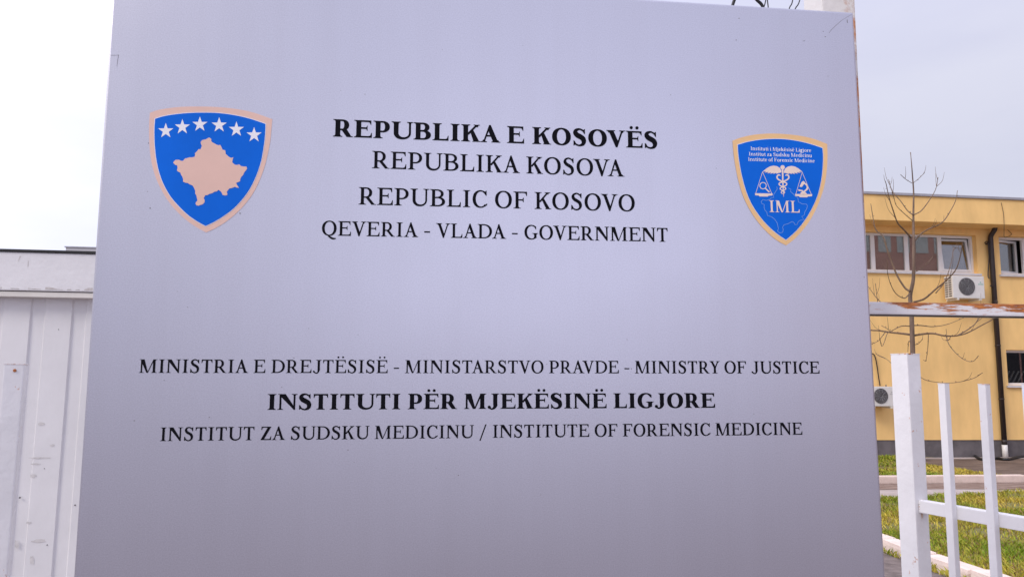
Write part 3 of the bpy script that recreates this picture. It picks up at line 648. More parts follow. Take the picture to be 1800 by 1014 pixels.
for i, x in enumerate(xs):
    hw = .0128; z = zp + (0, .0, .004, .002, -.003, .001, 0, .003, -.002, 0, .002)[i % 11]
    p = obj('picket', bx(x - hw, -.0185 - 2 * hw, .08, x + hw, -.0185, z, bev=.003), M['rust_tip' if i % 2 else 'white_paint'], fence)
    obj('picket_cap', bx(x - hw - .0005, -.019 - 2 * hw, z - .0022, x + hw + .0005, -.018, z + .0012, bev=.0006), M['rust_cap'], p)
L2 = xs[-1] + .15
# pickets stand in front of two rails
for z0, z1 in ((zr_b, zr_t), (.22, .27)):
    rr = obj('rail', bx(HP + .0005, -.018, z0, L2, .018, z1, bev=.003), M['white_paint'], fence)
    for dx in (0,):
        bmw = bmesh.new()
        for k in range(14):
            a = k / 14 * 2 * math.pi
            bmesh.ops.create_icosphere(bmw, subdivisions=1, radius=random.uniform(.003, .006), matrix=Matrix.Translation((HP + .003, math.cos(a) * .017, (z0 + z1) / 2 + math.sin(a) * (z1 - z0) * .5)))
        obj('weld', bmw, M['rust_cap'], rr, True)
        pts = [(HP + .0007, -.010 + .02 * random.random() * .2, z0 - .002), (HP + .0007, .004, z0 - .003), (HP + .0007, .002, z0 - .016), (HP + .0007, -.003, z0 - .024), (HP + .0007, -.007, z0 - .013)]
        bmr = bmesh.new(); bmr.faces.new([bmr.verts.new(p) for p in pts]); obj('rust_run', bmr, M['rust_run'], rr)
obj('end_post', bx(L2 + .0005, -HP, 0, L2 + 2 * HP, HP, zt, bev=.005), M['white_paint'], fence)

# ------------------------------------------------------------------ white sheet-metal gate on the left, small post in front
GY = 3.4
g0 = deep(80, 480, GY); GP = Vector((g0.x, g0.y, 0)); GNv = SNF
GM = up_frame(GP); GI = GM.inverted()
def gp(u, v, off=0.0): return GI @ hit(u, v, GP + GNv * off, GNv)
gate = empty('metal_gate', GM, 'white ribbed sheet metal gate with a deep top beam and black capping', 'gate')
ztop = gp(80, 444.5, .06).z; zbb = gp(80, 511.5, .06).z; zlb = gp(80, 523.2, .03).z
GX0, GX1 = gp(-260, 480).x, gp(620, 480).x
obj('top_beam', bx(GX0, -.06, zbb, GX1, .04, ztop, bev=.006), M['rust_edge'], gate)
obj('capping', bx(GX0, -.066, ztop + .001, GX1, .05, ztop + .013, bev=.002), M['black_rubber'], gate)
obj('ledge', bx(GX0, -.054, zlb, GX1, .03, zbb - .004, bev=.002), M['ledge'], gate)
# ribbed sheet: wide raised flats, narrow recesses
xa, xb, xc = gp(52, 560).x, gp(79, 560).x, gp(125, 560).x
pt = xc - xa; rec = xb - xa
bm = bmesh.new(); prof = []
k0 = int((GX0 - xa) / pt) - 1; x = xa + k0 * pt
while x < GX1:
    for dx, y in ((0, 0.0), (.006, .008), (rec - .006, .008), (rec, 0.0)):
        if GX0 <= x + dx <= GX1: prof.append((x + dx, y))
    x += pt
vv = [[bm.verts.new((px, py, z)) for px, py in prof] for z in (.05, zlb - .001)]
for i in range(len(prof) - 1): bm.faces.new((vv[0][i], vv[0][i + 1], vv[1][i + 1], vv[1][i]))
r = bmesh.ops.extrude_face_region(bm, geom=bm.faces[:])
for v in [e for e in r['geom'] if isinstance(e, bmesh.types.BMVert)]: v.co.y += .002
bmesh.ops.recalc_face_normals(bm, faces=bm.faces[:])
obj('ribbed_sheet', bm, M['white_sheet'], gate)
for x in (GX0 + .05, GX1 - .05, (GX0 + GX1) / 2): obj('back_post', bx(x - .04, .05, 0, x + .04, .13, ztop - .01), M['white_paint'], gate)
# stains, scuffs
st_ = []
def stain(u, v, ru, rv):
    ring = [gp(u + ru * (1 + random.uniform(-.35, .35)) * math.cos(a), v + rv * (1 + random.uniform(-.35, .35)) * math.sin(a)) for a in [2 * math.pi * k / 14 for k in range(14)]]
    st_.append([(p.x, p.z) for p in ring])
M['stain'] = mat('stain', (0.63, 0.61, 0.61), 0.7, var=0.12, scale=40)
for a in ((73, 744, 6, 3), (58, 836, 6, 3), (68, 950, 13, 2.5), (57, 984, 4, 7), (70, 804, 16, 1.6), (62, 815, 8, 1.5), (92, 782, 4, 2), (50, 918, 5, 2), (29, 955, 3, 8)): stain(*a)
for pl_ in st_:
    bm = bmesh.new(); bm.faces.new([bm.verts.new((p[0], -.0012, p[1])) for p in pl_])
    bmesh.ops.recalc_face_normals(bm, faces=bm.faces[:]); obj('scuff_mark', bm, M['stain'], gate)
for u, v, r_ in ((35, 874, 1.6), (83, 957, 1), (132, 887, 1.2), (103, 579, .8), (78, 823, .7)):
    c = gp(u, v); bm = bmesh.new(); bmesh.ops.create_uvsphere(bm, u_segments=8, v_segments=6, radius=r_ * GY / FPX, matrix=Matrix.Translation((c.x, -.001, c.z)))
    obj('rivet', bm, M['ac_dark'], gate, True)
bm = bmesh.new()
for (u0, v0), (u1, v1), wd in (((36, 450), (32, 459), .9), ((50, 458), (49, 469), .7)):
    a, b = gp(u0, v0, .06), gp(u1, v1, .06); wd *= GY / FPX
    bm.faces.new([bm.verts.new(p) for p in ((a.x - wd, -.0606, a.z), (a.x + wd, -.0606, a.z), (b.x + wd, -.0606, b.z), (b.x - wd, -.0606, b.z))])
# dirt line along the lower edge of the beam
pts = [(GX0 + (GX1 - GX0) * k / 120) for k in range(121)]
lo_ = [bm.verts.new((x, -.0607, zbb + .007)) for x in pts]; hi_ = [bm.verts.new((x, -.0607, zbb + .0095 + random.random() ** 2 * .011)) for x in pts]
for k in range(120):
    if random.random() < .8: bm.faces.new((lo_[k], lo_[k + 1], hi_[k + 1], hi_[k]))
M['dirt'] = mat('dirt', (0.50, 0.46, 0.44), 0.9, col2=(0.70, 0.68, 0.68), scale=30)
obj('dirt_line', bm, M['dirt'], gate)
# small post
q0 = deep(25, 700, 2.45); QP = Vector((q0.x, q0.y, 0))
QM = up_frame(QP, YAW + RAD(17)); QN = (QM.to_3x3() @ Vector((0, -1, 0))); QI = QM.inverted()
zq = (QI @ hit(25, 640, QP, QN)).z
x0, x1 = (QI @ hit(6, 645, QP + QN * .034, QN)).x, (QI @ hit(43, 645, QP + QN * .034, QN)).x
spost = empty('fence_post', QM, 'short square white post with a rusty bolt hole in front of the ribbed gate', 'post')
obj('post_tube', bx(x0, -.034, 0, x1, .034, zq, bev=.004), M['rust_tip'], spost)
obj('post_cap', bx(x0 - .0006, -.0346, zq - .002, x1 + .0006, .0346, zq + .0015, bev=.0008), M['rust_cap'], spost)
hb = QI @ hit(26, 651, QP + QN * .034, QN)
bm = bmesh.new(); bmesh.ops.create_cone(bm, segments=12, cap_ends=True, radius1=.0055, radius2=.004, depth=.004, matrix=Matrix.Translation((hb.x, -.0355, hb.z)) @ Matrix.Rotation(RAD(90), 4, 'X'))
obj('rusty_bolt', bm, M['rust_rail'], spost)

# ------------------------------------------------------------------ the ground
def sheet(name, pts, z, m, kind='structure'):
    bm = bmesh.new(); f = bm.faces.new([bm.verts.new((p[0], p[1], z)) for p in pts]); f.normal_update()
    if f.normal.z < 0: f.normal_flip()
    o = obj(name, bm, m); tag(o, kind=kind); return o
sheet('ground', [(-900, -600), (900, -600), (900, 1200), (-900, 1200)], 0, M['asphalt'])
sheet('street', [(-60, -60), (60, -60), (60, -3.2), (-60, -3.2)], .004, M['bounce_concrete'])  # pale ground added behind the viewer to brighten the board's lower half
BD = SHF                                         # the building runs parallel to the board
BN = SNF
B0 = gnd(1640, 804)
BM = up_frame(B0); BI = BM.inverted()
def bp(u, v, off=0.0): return BI @ hit(u, v, B0 + BN * off, BN)
def bw(x, y, z=0.0): return BM @ Vector((x, y, z))
KD = -BN                                         # the near kerb runs straight towards the building
k0 = gnd(1576, 950, .12); k1 = gnd(1740, 1005, .12)
# service road in front of the building and the brown yard beside it
r0 = bw(-14, -3.9); r1 = bw(16, -3.9)
fk = BI @ gnd(1640, 848)
road = sheet('road', [bw(-16, fk.y), bw(18, fk.y), bw(18, fk.y - 1.9), bw(-16, fk.y - 1.9)], .004, M['road'])
yx = (BI @ gnd(1728, 835)).x
sheet('mud', [bw(-16, fk.y - .001 - .12), bw(18, fk.y - .121), bw(18, fk.y - .85), bw(6, fk.y - .70), bw(yx, fk.y - .95), bw(yx - 2, fk.y - .72), bw(-16, fk.y - .82)], .008, M['mud'])
sheet('yard', [bw(yx, fk.y + .001), bw(18, fk.y + .001), bw(18, -.35), bw(yx - .5, -.35)], .004, M['yard'])
sheet('path', [bw(-16, -.349), bw(18, -.349), bw(18, -.021), bw(-16, -.021)], .008, M['road'])
# far lawn with its kerb
def bmat(bm):
    for v in bm.verts: v.co = BM @ v.co
    return bm
bm = bx(-16, fk.y - .12, 0, yx, fk.y, .13, bev=.02); tag(obj('kerb', bmat(bm), M['kerb']), kind='structure')
# near lawn: bounded on the left by the kerb stones
E0 = BI @ k0
kx = E0.x                                        # kerb line in building coordinates
far_y = (BI @ gnd(1560, 890)).y; far_y2 = (BI @ gnd(1800, 872)).y
near_poly = [(kx + .06, -15.2), (kx + .06, far_y - .25), (kx + .22, far_y - .05), (kx + .5, far_y), (kx + 4.2, far_y2), (kx + 9, far_y2 + .3), (kx + 9, -15.2)]
def lawn_ground(name, poly, z, m=M['soil']):
    bm = bmesh.new(); f = bm.faces.new([bm.verts.new(bw(x, y, z)) for x, y in poly]); f.normal_update()
    if f.normal.z < 0: f.normal_flip()
    return tag(obj(name, bm, m), kind='structure')
lawn_ground('lawn', near_poly, .075)
far_poly = [(-9, fk.y + .03), (yx - .1, fk.y + .03), (yx - .55, -1.0), (-.25, -.40), (-9, -.38)]
lawn_ground('lawn', far_poly, .06)
def inside(x, y, P):
    c = False; j = len(P) - 1
    for i in range(len(P)):
        if (P[i][1] > y) != (P[j][1] > y) and x < (P[j][0] - P[i][0]) * (y - P[i][1]) / (P[j][1] - P[i][1]) + P[i][0]: c = not c
        j = i
    return c
def vnoise(x, y, s=3):
    def h(i, j): return math.modf(math.sin(i * 127.1 + j * 311.7 + s * 74.7) * 43758.5453)[0] % 1
    i, j = math.floor(x), math.floor(y); fx, fy = x - i, y - j; fx, fy = fx * fx * (3 - 2 * fx), fy * fy * (3 - 2 * fy)
    return (h(i, j) * (1 - fx) + h(i + 1, j) * fx) * (1 - fy) + (h(i, j + 1) * (1 - fx) + h(i + 1, j + 1) * fx) * fy
def grass(name, poly, n, z, hgt, wid, xr, yr):
    vs = []; fs = []; cols = []
    while len(fs) < n:
        x, y = random.uniform(*xr), random.uniform(*yr)
        if not inside(x, y, poly): continue
        d = .6 * vnoise(x * 1.7, y * 1.7) + .4 * vnoise(x * 6, y * 6, 5)
        if random.random() > .02 + d * d * 2.6: continue
        a = random.uniform(0, math.tau); l = hgt * random.uniform(.45, 1.15) * (.6 + .7 * d); lean = random.uniform(.2, 1.1) * l; wd = wid * random.uniform(.6, 1.3)
        p = bw(x, y, z); ca, sa = math.cos(a), math.sin(a); b = len(vs)
        vs += [p + Vector((-sa * wd, ca * wd, 0)), p + Vector((sa * wd, -ca * wd, 0)), p + Vector((ca * lean * .4 + sa * wd * .7, sa * lean * .4 - ca * wd * .7, l * .65)), p + Vector((ca * lean, sa * lean, l))]
        fs.append((b, b + 1, b + 2, b + 3))
        t = max(0, min(1, .5 + (vnoise(x * 1.1 + 9, y * 1.1, 8) - .5) * 1.5 + random.uniform(-.35, .35)))
        g = Vector((.15, .235, .012)).lerp(Vector((.50, .38, .06)), 1 - t) * random.uniform(.8, 1.45)
        if random.random() < .16: g = Vector((.36, .24, .10)) * random.uniform(.5, 1.2)
        cols.append(g)
    me = bpy.data.meshes.new(name); me.from_pydata([tuple(v) for v in vs], [], fs)
    at = me.color_attributes.new('tint', 'FLOAT_COLOR', 'CORNER')
    flat = []
    for c in cols: flat += [c.x, c.y, c.z, 1] * 4
    at.data.foreach_set('color', flat)
    return obj(name, me, M['blade'])
m = bpy.data.materials.new('blade'); m.use_nodes = True; t = m.node_tree; b = t.nodes['Principled BSDF']
an = t.nodes.new('ShaderNodeAttribute'); an.attribute_name = 'tint'; t.links.new(an.outputs['Color'], b.inputs['Base Color']); b.inputs['Roughness'].default_value = .6; b.inputs['Specular IOR Level'].default_value = .25
M['blade'] = m
tag(grass('grass', near_poly, 64000, .075, .055, .0045, (kx + .02, kx + 4.2), (-13.2, far_y2 + .2)), 'patchy green and yellow grass behind the near kerb stones', 'grass', kind='stuff')
tag(grass('grass', far_poly, 12000, .06, .06, .009, (-3.5, yx), (fk.y, -.36)), 'thin green grass at the foot of the yellow building', 'grass', kind='stuff')
weed = [(kx - .135, -11), (kx - .135, -4), (kx - .098, -4), (kx - .098, -11)]
tag(grass('grass', weed, 700, .002, .07, .006, (kx - .135, kx - .098), (-11, -4)), 'scattered weeds growing along the foot of the near kerb stones', 'grass', kind='stuff')
# near kerb stones, each one set a little differently
def stone_bm(l):
    bm = bmesh.new(); box(bm, -.095, -l / 2, -.12, .095, l / 2, .125, bev=.036)
    for v in bm.verts:
        v.co += Vector((random.uniform(-.004, .004), random.uniform(-.004, .004), random.uniform(-.004, .004)))
    return bm
yk = [(BI @ gnd(u, v, .12)).y for u, v in ((1565, 945), (1711, 994))]
ln = .62
names = ['pale kerb stone partly covered by the right edge of the silver board', 'pale kerb stone crossing behind the thick fence post', 'pale kerb stone crossing behind the first thin picket', 'pale kerb stone cut off by the lower edge, beside the second picket']
ys_ = [yk[0] + .31 - ln * i for i in range(-4, 7)]
for i, y in enumerate(ys_):
    j = i - 4; stn = obj('kerb_stone', stone_bm(ln - .028), M['kerb'], None, True)
    for p in stn.data.polygons: p.use_smooth = False
    stn.matrix_world = BM @ Matrix.Translation((kx + .0 + random.uniform(-.012, .012), y, random.uniform(-.012, .012))) @ Matrix.Rotation(RAD(random.uniform(-1.2, 1.2)), 4, 'Z') @ Matrix.Rotation(RAD(random.uniform(-1, 1)), 4, 'X')
    lab = names[j] if 0 <= j < 4 else ('pale kerb stone hidden behind the silver board at the far end of the row' if j < 0 else 'pale kerb stone in the row below the photo\'s lower edge')
    tag(stn, lab, 'kerb stone', 'kerb stones along the near lawn')

# ------------------------------------------------------------------ yellow building
bld = empty('yellow_building', BM, 'long two storey yellow rendered building with flat overhanging roof and ribbon windows', 'building')
OV = .55
zr = bp(1660, 347, OV).z; zfb = bp(1660, 391, OV).z; zpl = bp(1660, 773).z
X0, X1 = -9.0, 13.5
wu0, wu1 = bp(1480, 440).x, bp(1717, 440).x
wz1, wz0 = bp(1640, 411).z, bp(1640, 479).z
w2x = bp(1757, 440).x
lx = bp(1770, 640).x; lz1, lz0 = bp(1785, 615).z, bp(1785, 677).z
holes = [(wu0, wu1, wz0, wz1), (w2x, w2x + 3.0, wz0, wz1), (lx, lx + 2.4, lz0, lz1), (wu0 - 4.2, wu0 - 1.0, wz0, wz1), (w2x + 4.2, w2x + 7.2, wz0, wz1), (lx - 5.4, lx - 3.9, lz0, lz1), (lx + 4.0, lx + 6.4, lz0, lz1)]
xsb = sorted({X0, X1, *[h[0] for h in holes], *[h[1] for h in holes]}); zsb = sorted({zpl, zfb + .12, *[h[2] for h in holes], *[h[3] for h in holes]})
bm = bmesh.new()
def quad(bm, *p): bm.faces.new([bm.verts.new(q) for q in p])
for xa_, xb_ in zip(xsb, xsb[1:]):
    for za, zb in zip(zsb, zsb[1:]):
        xm, zm = (xa_ + xb_) / 2, (za + zb) / 2
        if any(h[0] < xm < h[1] and h[2] < zm < h[3] for h in holes): continue
        quad(bm, (xa_, 0, za), (xb_, 0, za), (xb_, 0, zb), (xa_, 0, zb))
RV = .22
for a, b, c, d in holes:
    quad(bm, (a, 0, c), (a, 0, d), (a, RV, d), (a, RV, c)); quad(bm, (b, 0, c), (b, RV, c), (b, RV, d), (b, 0, d))
    quad(bm, (a, 0, d), (b, 0, d), (b, RV, d), (a, RV, d)); quad(bm, (a, 0, c), (a, RV, c), (b, RV, c), (b, 0, c))
bmesh.ops.remove_doubles(bm, verts=bm.verts[:], dist=1e-5)
box(bm, X0, .3, zpl, X0 + .2, 9, zfb); box(bm, X1 - .2, .3, zpl, X1, 9, zfb)
quad(bm, (X0, 0, zpl), (X0, 0, zfb), (X0, .3, zfb), (X0, .3, zpl)); quad(bm, (X1, 0, zpl), (X1, .3, zpl), (X1, .3, zfb), (X1, 0, zfb))
obj('wall', bm, M['yellow_wall'], bld)
obj('plinth', bx(X0, .015, -.1, X1, .25, zpl), M['plinth'], bld)
rf = obj('roof', bx(X0 - OV, -OV, zfb, X1 + OV, 9, zr, bev=.012), M['yellow_wall'], bld)
bm = bmesh.new(); box(bm, X0 - OV - .03, -OV - .035, zr + .002, X1 + OV + .03, 9.03, zr + .055)
obj('roof_edging', bm, M['roof_metal'], rf)
def window(h, panes, tilt=None, room='dark', openw=None, blind=True):
    a, b, c, d = h; y = .13; fw = .055
    bm = bmesh.new()
    box(bm, a, y, c, b, y + .06, c + fw); box(bm, a, y, d - fw, b, y + .06, d)
    edges = [a + (b - a) * k / panes for k in range(panes + 1)]
    for i, x in enumerate(edges):
        wd = fw if i in (0, panes) else .10
        x0_ = x if i == 0 else (x - wd if i == panes else x - wd / 2)
        box(bm, x0_, y - .001, c + fw + .001, x0_ + wd, y + .061, d - fw - .001)
    wnd = obj('window', bm, M['pvc'], bld)
    obj('sill', bx(a - .05, -.05, c - .05, b + .05, y - .004, c - .004), M['sill'], wnd)
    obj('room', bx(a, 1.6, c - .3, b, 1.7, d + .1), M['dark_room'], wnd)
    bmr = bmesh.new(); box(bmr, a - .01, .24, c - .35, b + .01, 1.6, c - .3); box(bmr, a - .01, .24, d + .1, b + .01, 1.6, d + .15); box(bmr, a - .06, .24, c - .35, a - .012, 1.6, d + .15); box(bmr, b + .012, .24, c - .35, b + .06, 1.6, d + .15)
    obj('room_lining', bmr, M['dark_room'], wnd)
    for i, (xa_, xb_) in enumerate(zip(edges, edges[1:])):
        p0, p1 = xa_ + (fw if i == 0 else .05), xb_ - (fw if i == panes - 1 else .05)
        if tilt == i:
            H = d - c - 2 * fw - .01; s_ = .05
            bm = bmesh.new()
            box(bm, 0, -.02, 0, p1 - p0, .03, s_); box(bm, 0, -.02, H - s_, p1 - p0, .03, H); box(bm, 0, -.021, s_, s_, .031, H - s_); box(bm, p1 - p0 - s_, -.021, s_, p1 - p0, .031, H - s_)
            sash = obj('tilted_sash', bm, M['pvc'], wnd)
            mt = Matrix.Translation((p0, y + .03, c + fw + .005)) @ Matrix.Rotation(RAD(-6.5), 4, 'X'); sash.matrix_local = mt
            bmg = bx(s_, 0, s_, p1 - p0 - s_, .008, H - s_)
            for v in bmg.verts: v.co = mt @ v.co
            obj('pane', bmg, M['glass'], wnd)
        elif openw == i:
            H = d - c - 2 * fw - .01; s_ = .05
            bm = bmesh.new(); wd = p1 - p0
            box(bm, 0, -.02, 0, wd, .03, s_); box(bm, 0, -.02, H - s_, wd, .03, H); box(bm, 0, -.021, s_, s_, .031, H - s_); box(bm, wd - s_, -.021, s_, wd, .031, H - s_)
            mt = Matrix.Translation((p0, y + .03, c + fw + .005)) @ Matrix.Rotation(RAD(13), 4, 'Z')
            for v in bm.verts: v.co = mt @ v.co
            obj('open_sash', bm, M['pvc'], wnd)
            bmg = bx(s_, 0, s_, wd - s_, .008, H - s_)
            for v in bmg.verts: v.co = mt @ v.co
            obj('pane', bmg, M['glass'], wnd)
        else:
            obj('pane', bx(p0, y + .025, c + fw, p1, y + .033, d - fw), M['glass'], wnd)
        if blind and tilt != i: obj('blind', bx(p0 - .02, y + .10, c + fw, p1 + .02, y + .105, d - fw), M['blind'], wnd)
        if tilt == i: obj('blind', bx(p0 - .02, y + .26, c + fw, p1 + .02, y + .265, d - fw - .12), M['blind'], wnd)
    return wnd
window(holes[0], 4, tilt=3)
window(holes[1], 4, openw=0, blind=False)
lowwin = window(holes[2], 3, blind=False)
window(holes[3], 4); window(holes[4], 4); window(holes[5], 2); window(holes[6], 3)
# papers behind the lower pane
a = holes[2]; bm = bx(a[0] + .12, .30, a[2] + .20, a[0] + .22, .305, a[2] + .33); obj('paper', bm, mat('blue_paper', (.35, .55, .65), .7, var=.05), lowwin)
bm = bmesh.new()
for k in range(4): box(bm, 0, 0, 0, .03, .02, .42, mtx=Matrix.Translation((a[0] + .12 + k * .12, .35, a[2] - .02)) @ Matrix.Rotation(RAD(32), 4, 'Y'))
obj('slanted_slats', bm, M['sill'], lowwin)
# downpipe
dp = [(1745, 402), (1742, 412), (1743, 425), (1750, 560), (1757, 660), (1763, 772)]
px_ = [bp(*p, .07).x for p in dp]; pxm = bp(1752.5, 590, .07).x
bm = bmesh.new()
tube(bm, smooth_path([(pxm + .06, -.16, zfb + .02), (pxm + .045, -.15, zfb - .05), (pxm + .005, -.08, zfb - .18), (pxm, -.075, zfb - .32)], 5) + [(pxm, -.075, zpl + .02)], .055, 12)
obj('downpipe', bm, M['brown_pipe'], bld)
bm = bmesh.new(); tube(bm, [(pxm, -.075, zpl + .02), (pxm, -.075, zpl - .10)], .052, 12); obj('downpipe_base', bm, M['brown_pipe'], bld)
bm = bmesh.new(); tube(bm, [(pxm, -.075, zpl - .101), (pxm, -.075, .012)], .058, 12); obj('downpipe_shoe', bm, M['ac_white'], bld)
for z in (zpl + .9, zpl + 2.1, zpl + 3.1):
    bm = bmesh.new(); tube(bm, [(pxm, -.075, z), (pxm, -.075, z + .03)], .061, 12); obj('pipe_clip', bm, M['brown_pipe'], bld)
# loose wire hanging over the roof band
bm = bmesh.new(); tube(bm, smooth_path([tuple(bp(1760, 356, OV + .01)), tuple(bp(1764, 376, OV + .01)), tuple(bp(1765, 397, OV + .012)), tuple(bp(1765, 408, .4)), tuple(bp(1766, 417, .02)), tuple(bp(1778, 412, .02)), tuple(bp(1770, 403, .02))], 6), .006, 6); obj('loose_wire', bm, M['twig'], bld)
# hose on the ground at the wall
bm = bmesh.new(); hp = [gnd(u, v, .03) for u, v in ((1714, 801), (1722, 806), (1735, 807), (1752, 805), (1770, 807), (1800, 802), (1840, 803))]
tube(bm, smooth_path([(p.x, p.y, .03) for p in hp], 6), [.03] * 37, 8); tag(obj('hose', bm, M['black_rubber'], None, True), 'black hose lying at the foot of the yellow wall by the downpipe', 'hose')

# ------------------------------------------------------------------ air conditioners
def air_con(u0, u1, v0, v1, label, green):
    p = bp(u0, v0, .35); q = bp(u1, v1, .35); W_ = q.x - p.x; H_ = p.z - q.z; D_ = .27
    mt = BM @ Matrix.Translation((p.x, -.35, q.z))
    r = empty('air_conditioner', mt, label, 'air conditioner', 'air conditioner units on the yellow wall')
    obj('casing', bx(0, 0, 0, W_, D_, H_, bev=.018), M['ac_white'], r)
    cx_, cz_, R_ = W_ * .44, H_ * .52, H_ * .39
    bm = bmesh.new(); bmesh.ops.create_cone(bm, segments=32, cap_ends=True, radius1=R_, radius2=R_, depth=.006, matrix=Matrix.Translation((cx_, -.0045, cz_)) @ Matrix.Rotation(RAD(90), 4, 'X'))
    fanb = obj('fan_opening', bm, M['ac_dark'], r)
    bm = bmesh.new()
    for k in range(1, 6):
        rr = R_ * k / 5.2; tube(bm, [(cx_ + rr * math.cos(a), -.012, cz_ + rr * math.sin(a)) for a in [2 * math.pi * j / 32 for j in range(33)]], .0022, 4, False)
    for k in range(10):
        a = math.pi * k / 5; tube(bm, [(cx_ + .02 * math.cos(a), -.014, cz_ + .02 * math.sin(a)), (cx_ + R_ * math.cos(a), -.010, cz_ + R_ * math.sin(a))], .002, 4)
    obj('grille', bm, M['steel'], r)
    bm = bmesh.new(); box(bm, W_ * .80, -.003, H_ * .62, W_ * .97, -.001, H_ * .645); box(bm, W_ * .86, -.003, H_ * .70, W_ * .90, -.001, H_ * .74); obj('mark', bm, M['ac_green'] if green else M['steel'], r)
    bm = bmesh.new()
    for k in range(9):
        for j in range(2):
            y = .04 + j * .115; z = H_ * .08 + k * H_ * .098; box(bm, -.004, y, z, -.001, y + .09, z + H_ * .055)
    obj('side_louvres', bm, M['ac_dark'], r)
    bm = bmesh.new()
    for x in (W_ * .12, W_ * .82): box(bm, x, -.02, -.042, x + .035, .35, -.002)
    obj('bracket', bm, M['ac_white'], r)
    return r, p, q
r, p, q = air_con(1673.5, 1732, 484, 525, 'white air conditioner unit with dark round fan under the tilted upstairs window', True)
ri = r.matrix_world.inverted()
bm = bmesh.new(); hx_, hz_ = bp(1731, 427).x - p.x, bp(1731, 427).z - q.z
tube(bm, smooth_path([(hx_, .36, hz_), (hx_ - .01, .25, hz_), (hx_ + .02, .27, hz_ - .3), (hx_ - .02, .29, hz_ - .75), (hx_ - .03, .25, hz_ - .85)], 6), .012, 6)
tube(bm, smooth_path([(hx_ + .02, .36, hz_ - .02), (hx_ + .04, .27, hz_ - .06), (hx_ + .11, .30, hz_ - .4), (hx_ + .15, .30, hz_ - .95), (hx_ + .08, .27, hz_ - 1.02), (hx_ - .05, .2, hz_ - 1.02)], 6), .018, 6)
obj('coolant_pipe', bm, M['brown_pipe'], r)
r, p, q = air_con(1528, 1574, 679, 714, 'white air conditioner unit low on the yellow wall beside the thick fence post', False)
bm = bmesh.new(); W_ = q.x - p.x; H_ = p.z - q.z
a_ = [bp(u, v, .04) for u, v in ((1533, 621), (1538, 626), (1542, 645), (1544, 660), (1547, 678))]
tube(bm, smooth_path([(c.x - p.x, .31, c.z - q.z) for c in a_], 5), .012, 6); obj('coolant_pipe', bm, M['brown_pipe'], r)
bm = bmesh.new(); tube(bm, [(W_ * .8, .12, H_ + .0005), (W_ * .8, .12, H_ + .04)], .012, 8); obj('valve', bm, M['ac_dark'], r)

# ------------------------------------------------------------------ bare young tree
TY = 9.0
tb = deep(1611, 700, TY)
tree = empty('bare_tree', Vector((tb.x, tb.y, .07)), 'leafless young tree with thin upswept branches in front of the yellow wall', 'tree')
TI = Vector((tb.x, tb.y, .07))
def tp(u, v, dy=0.0): return deep(u, v, tb.y + dy) - TI
trunk = [(1611, 935), (1610, 800), (1607, 700), (1605, 640), (1603.5, 590), (1602, 545), (1600, 520), (1605.5, 490), (1606, 450), (1606, 420), (1605.5, 380), (1606, 340), (1604, 310), (1602.5, 290), (1600.5, 268)]
tp_ = [tp(u, v, .04 * math.sin(i * 1.3)) for i, (u, v) in enumerate(trunk)]
rad = [5.2, 4.8, 4.4, 4.1, 3.9, 3.6, 3.3, 2.9, 2.5, 2.2, 1.7, 1.3, 1.0, .8, .45]
bm = bmesh.new(); sp = smooth_path(tp_, 4); rr = [rad[min(int(k / 4), 13)] + (rad[min(int(k / 4) + 1, 14)] - rad[min(int(k / 4), 13)]) * (k % 4) / 4 for k in range(len(sp))]
tube(bm, sp, [x * TY / FPX for x in rr], 10); obj('trunk', bm, M['bark'], tree)
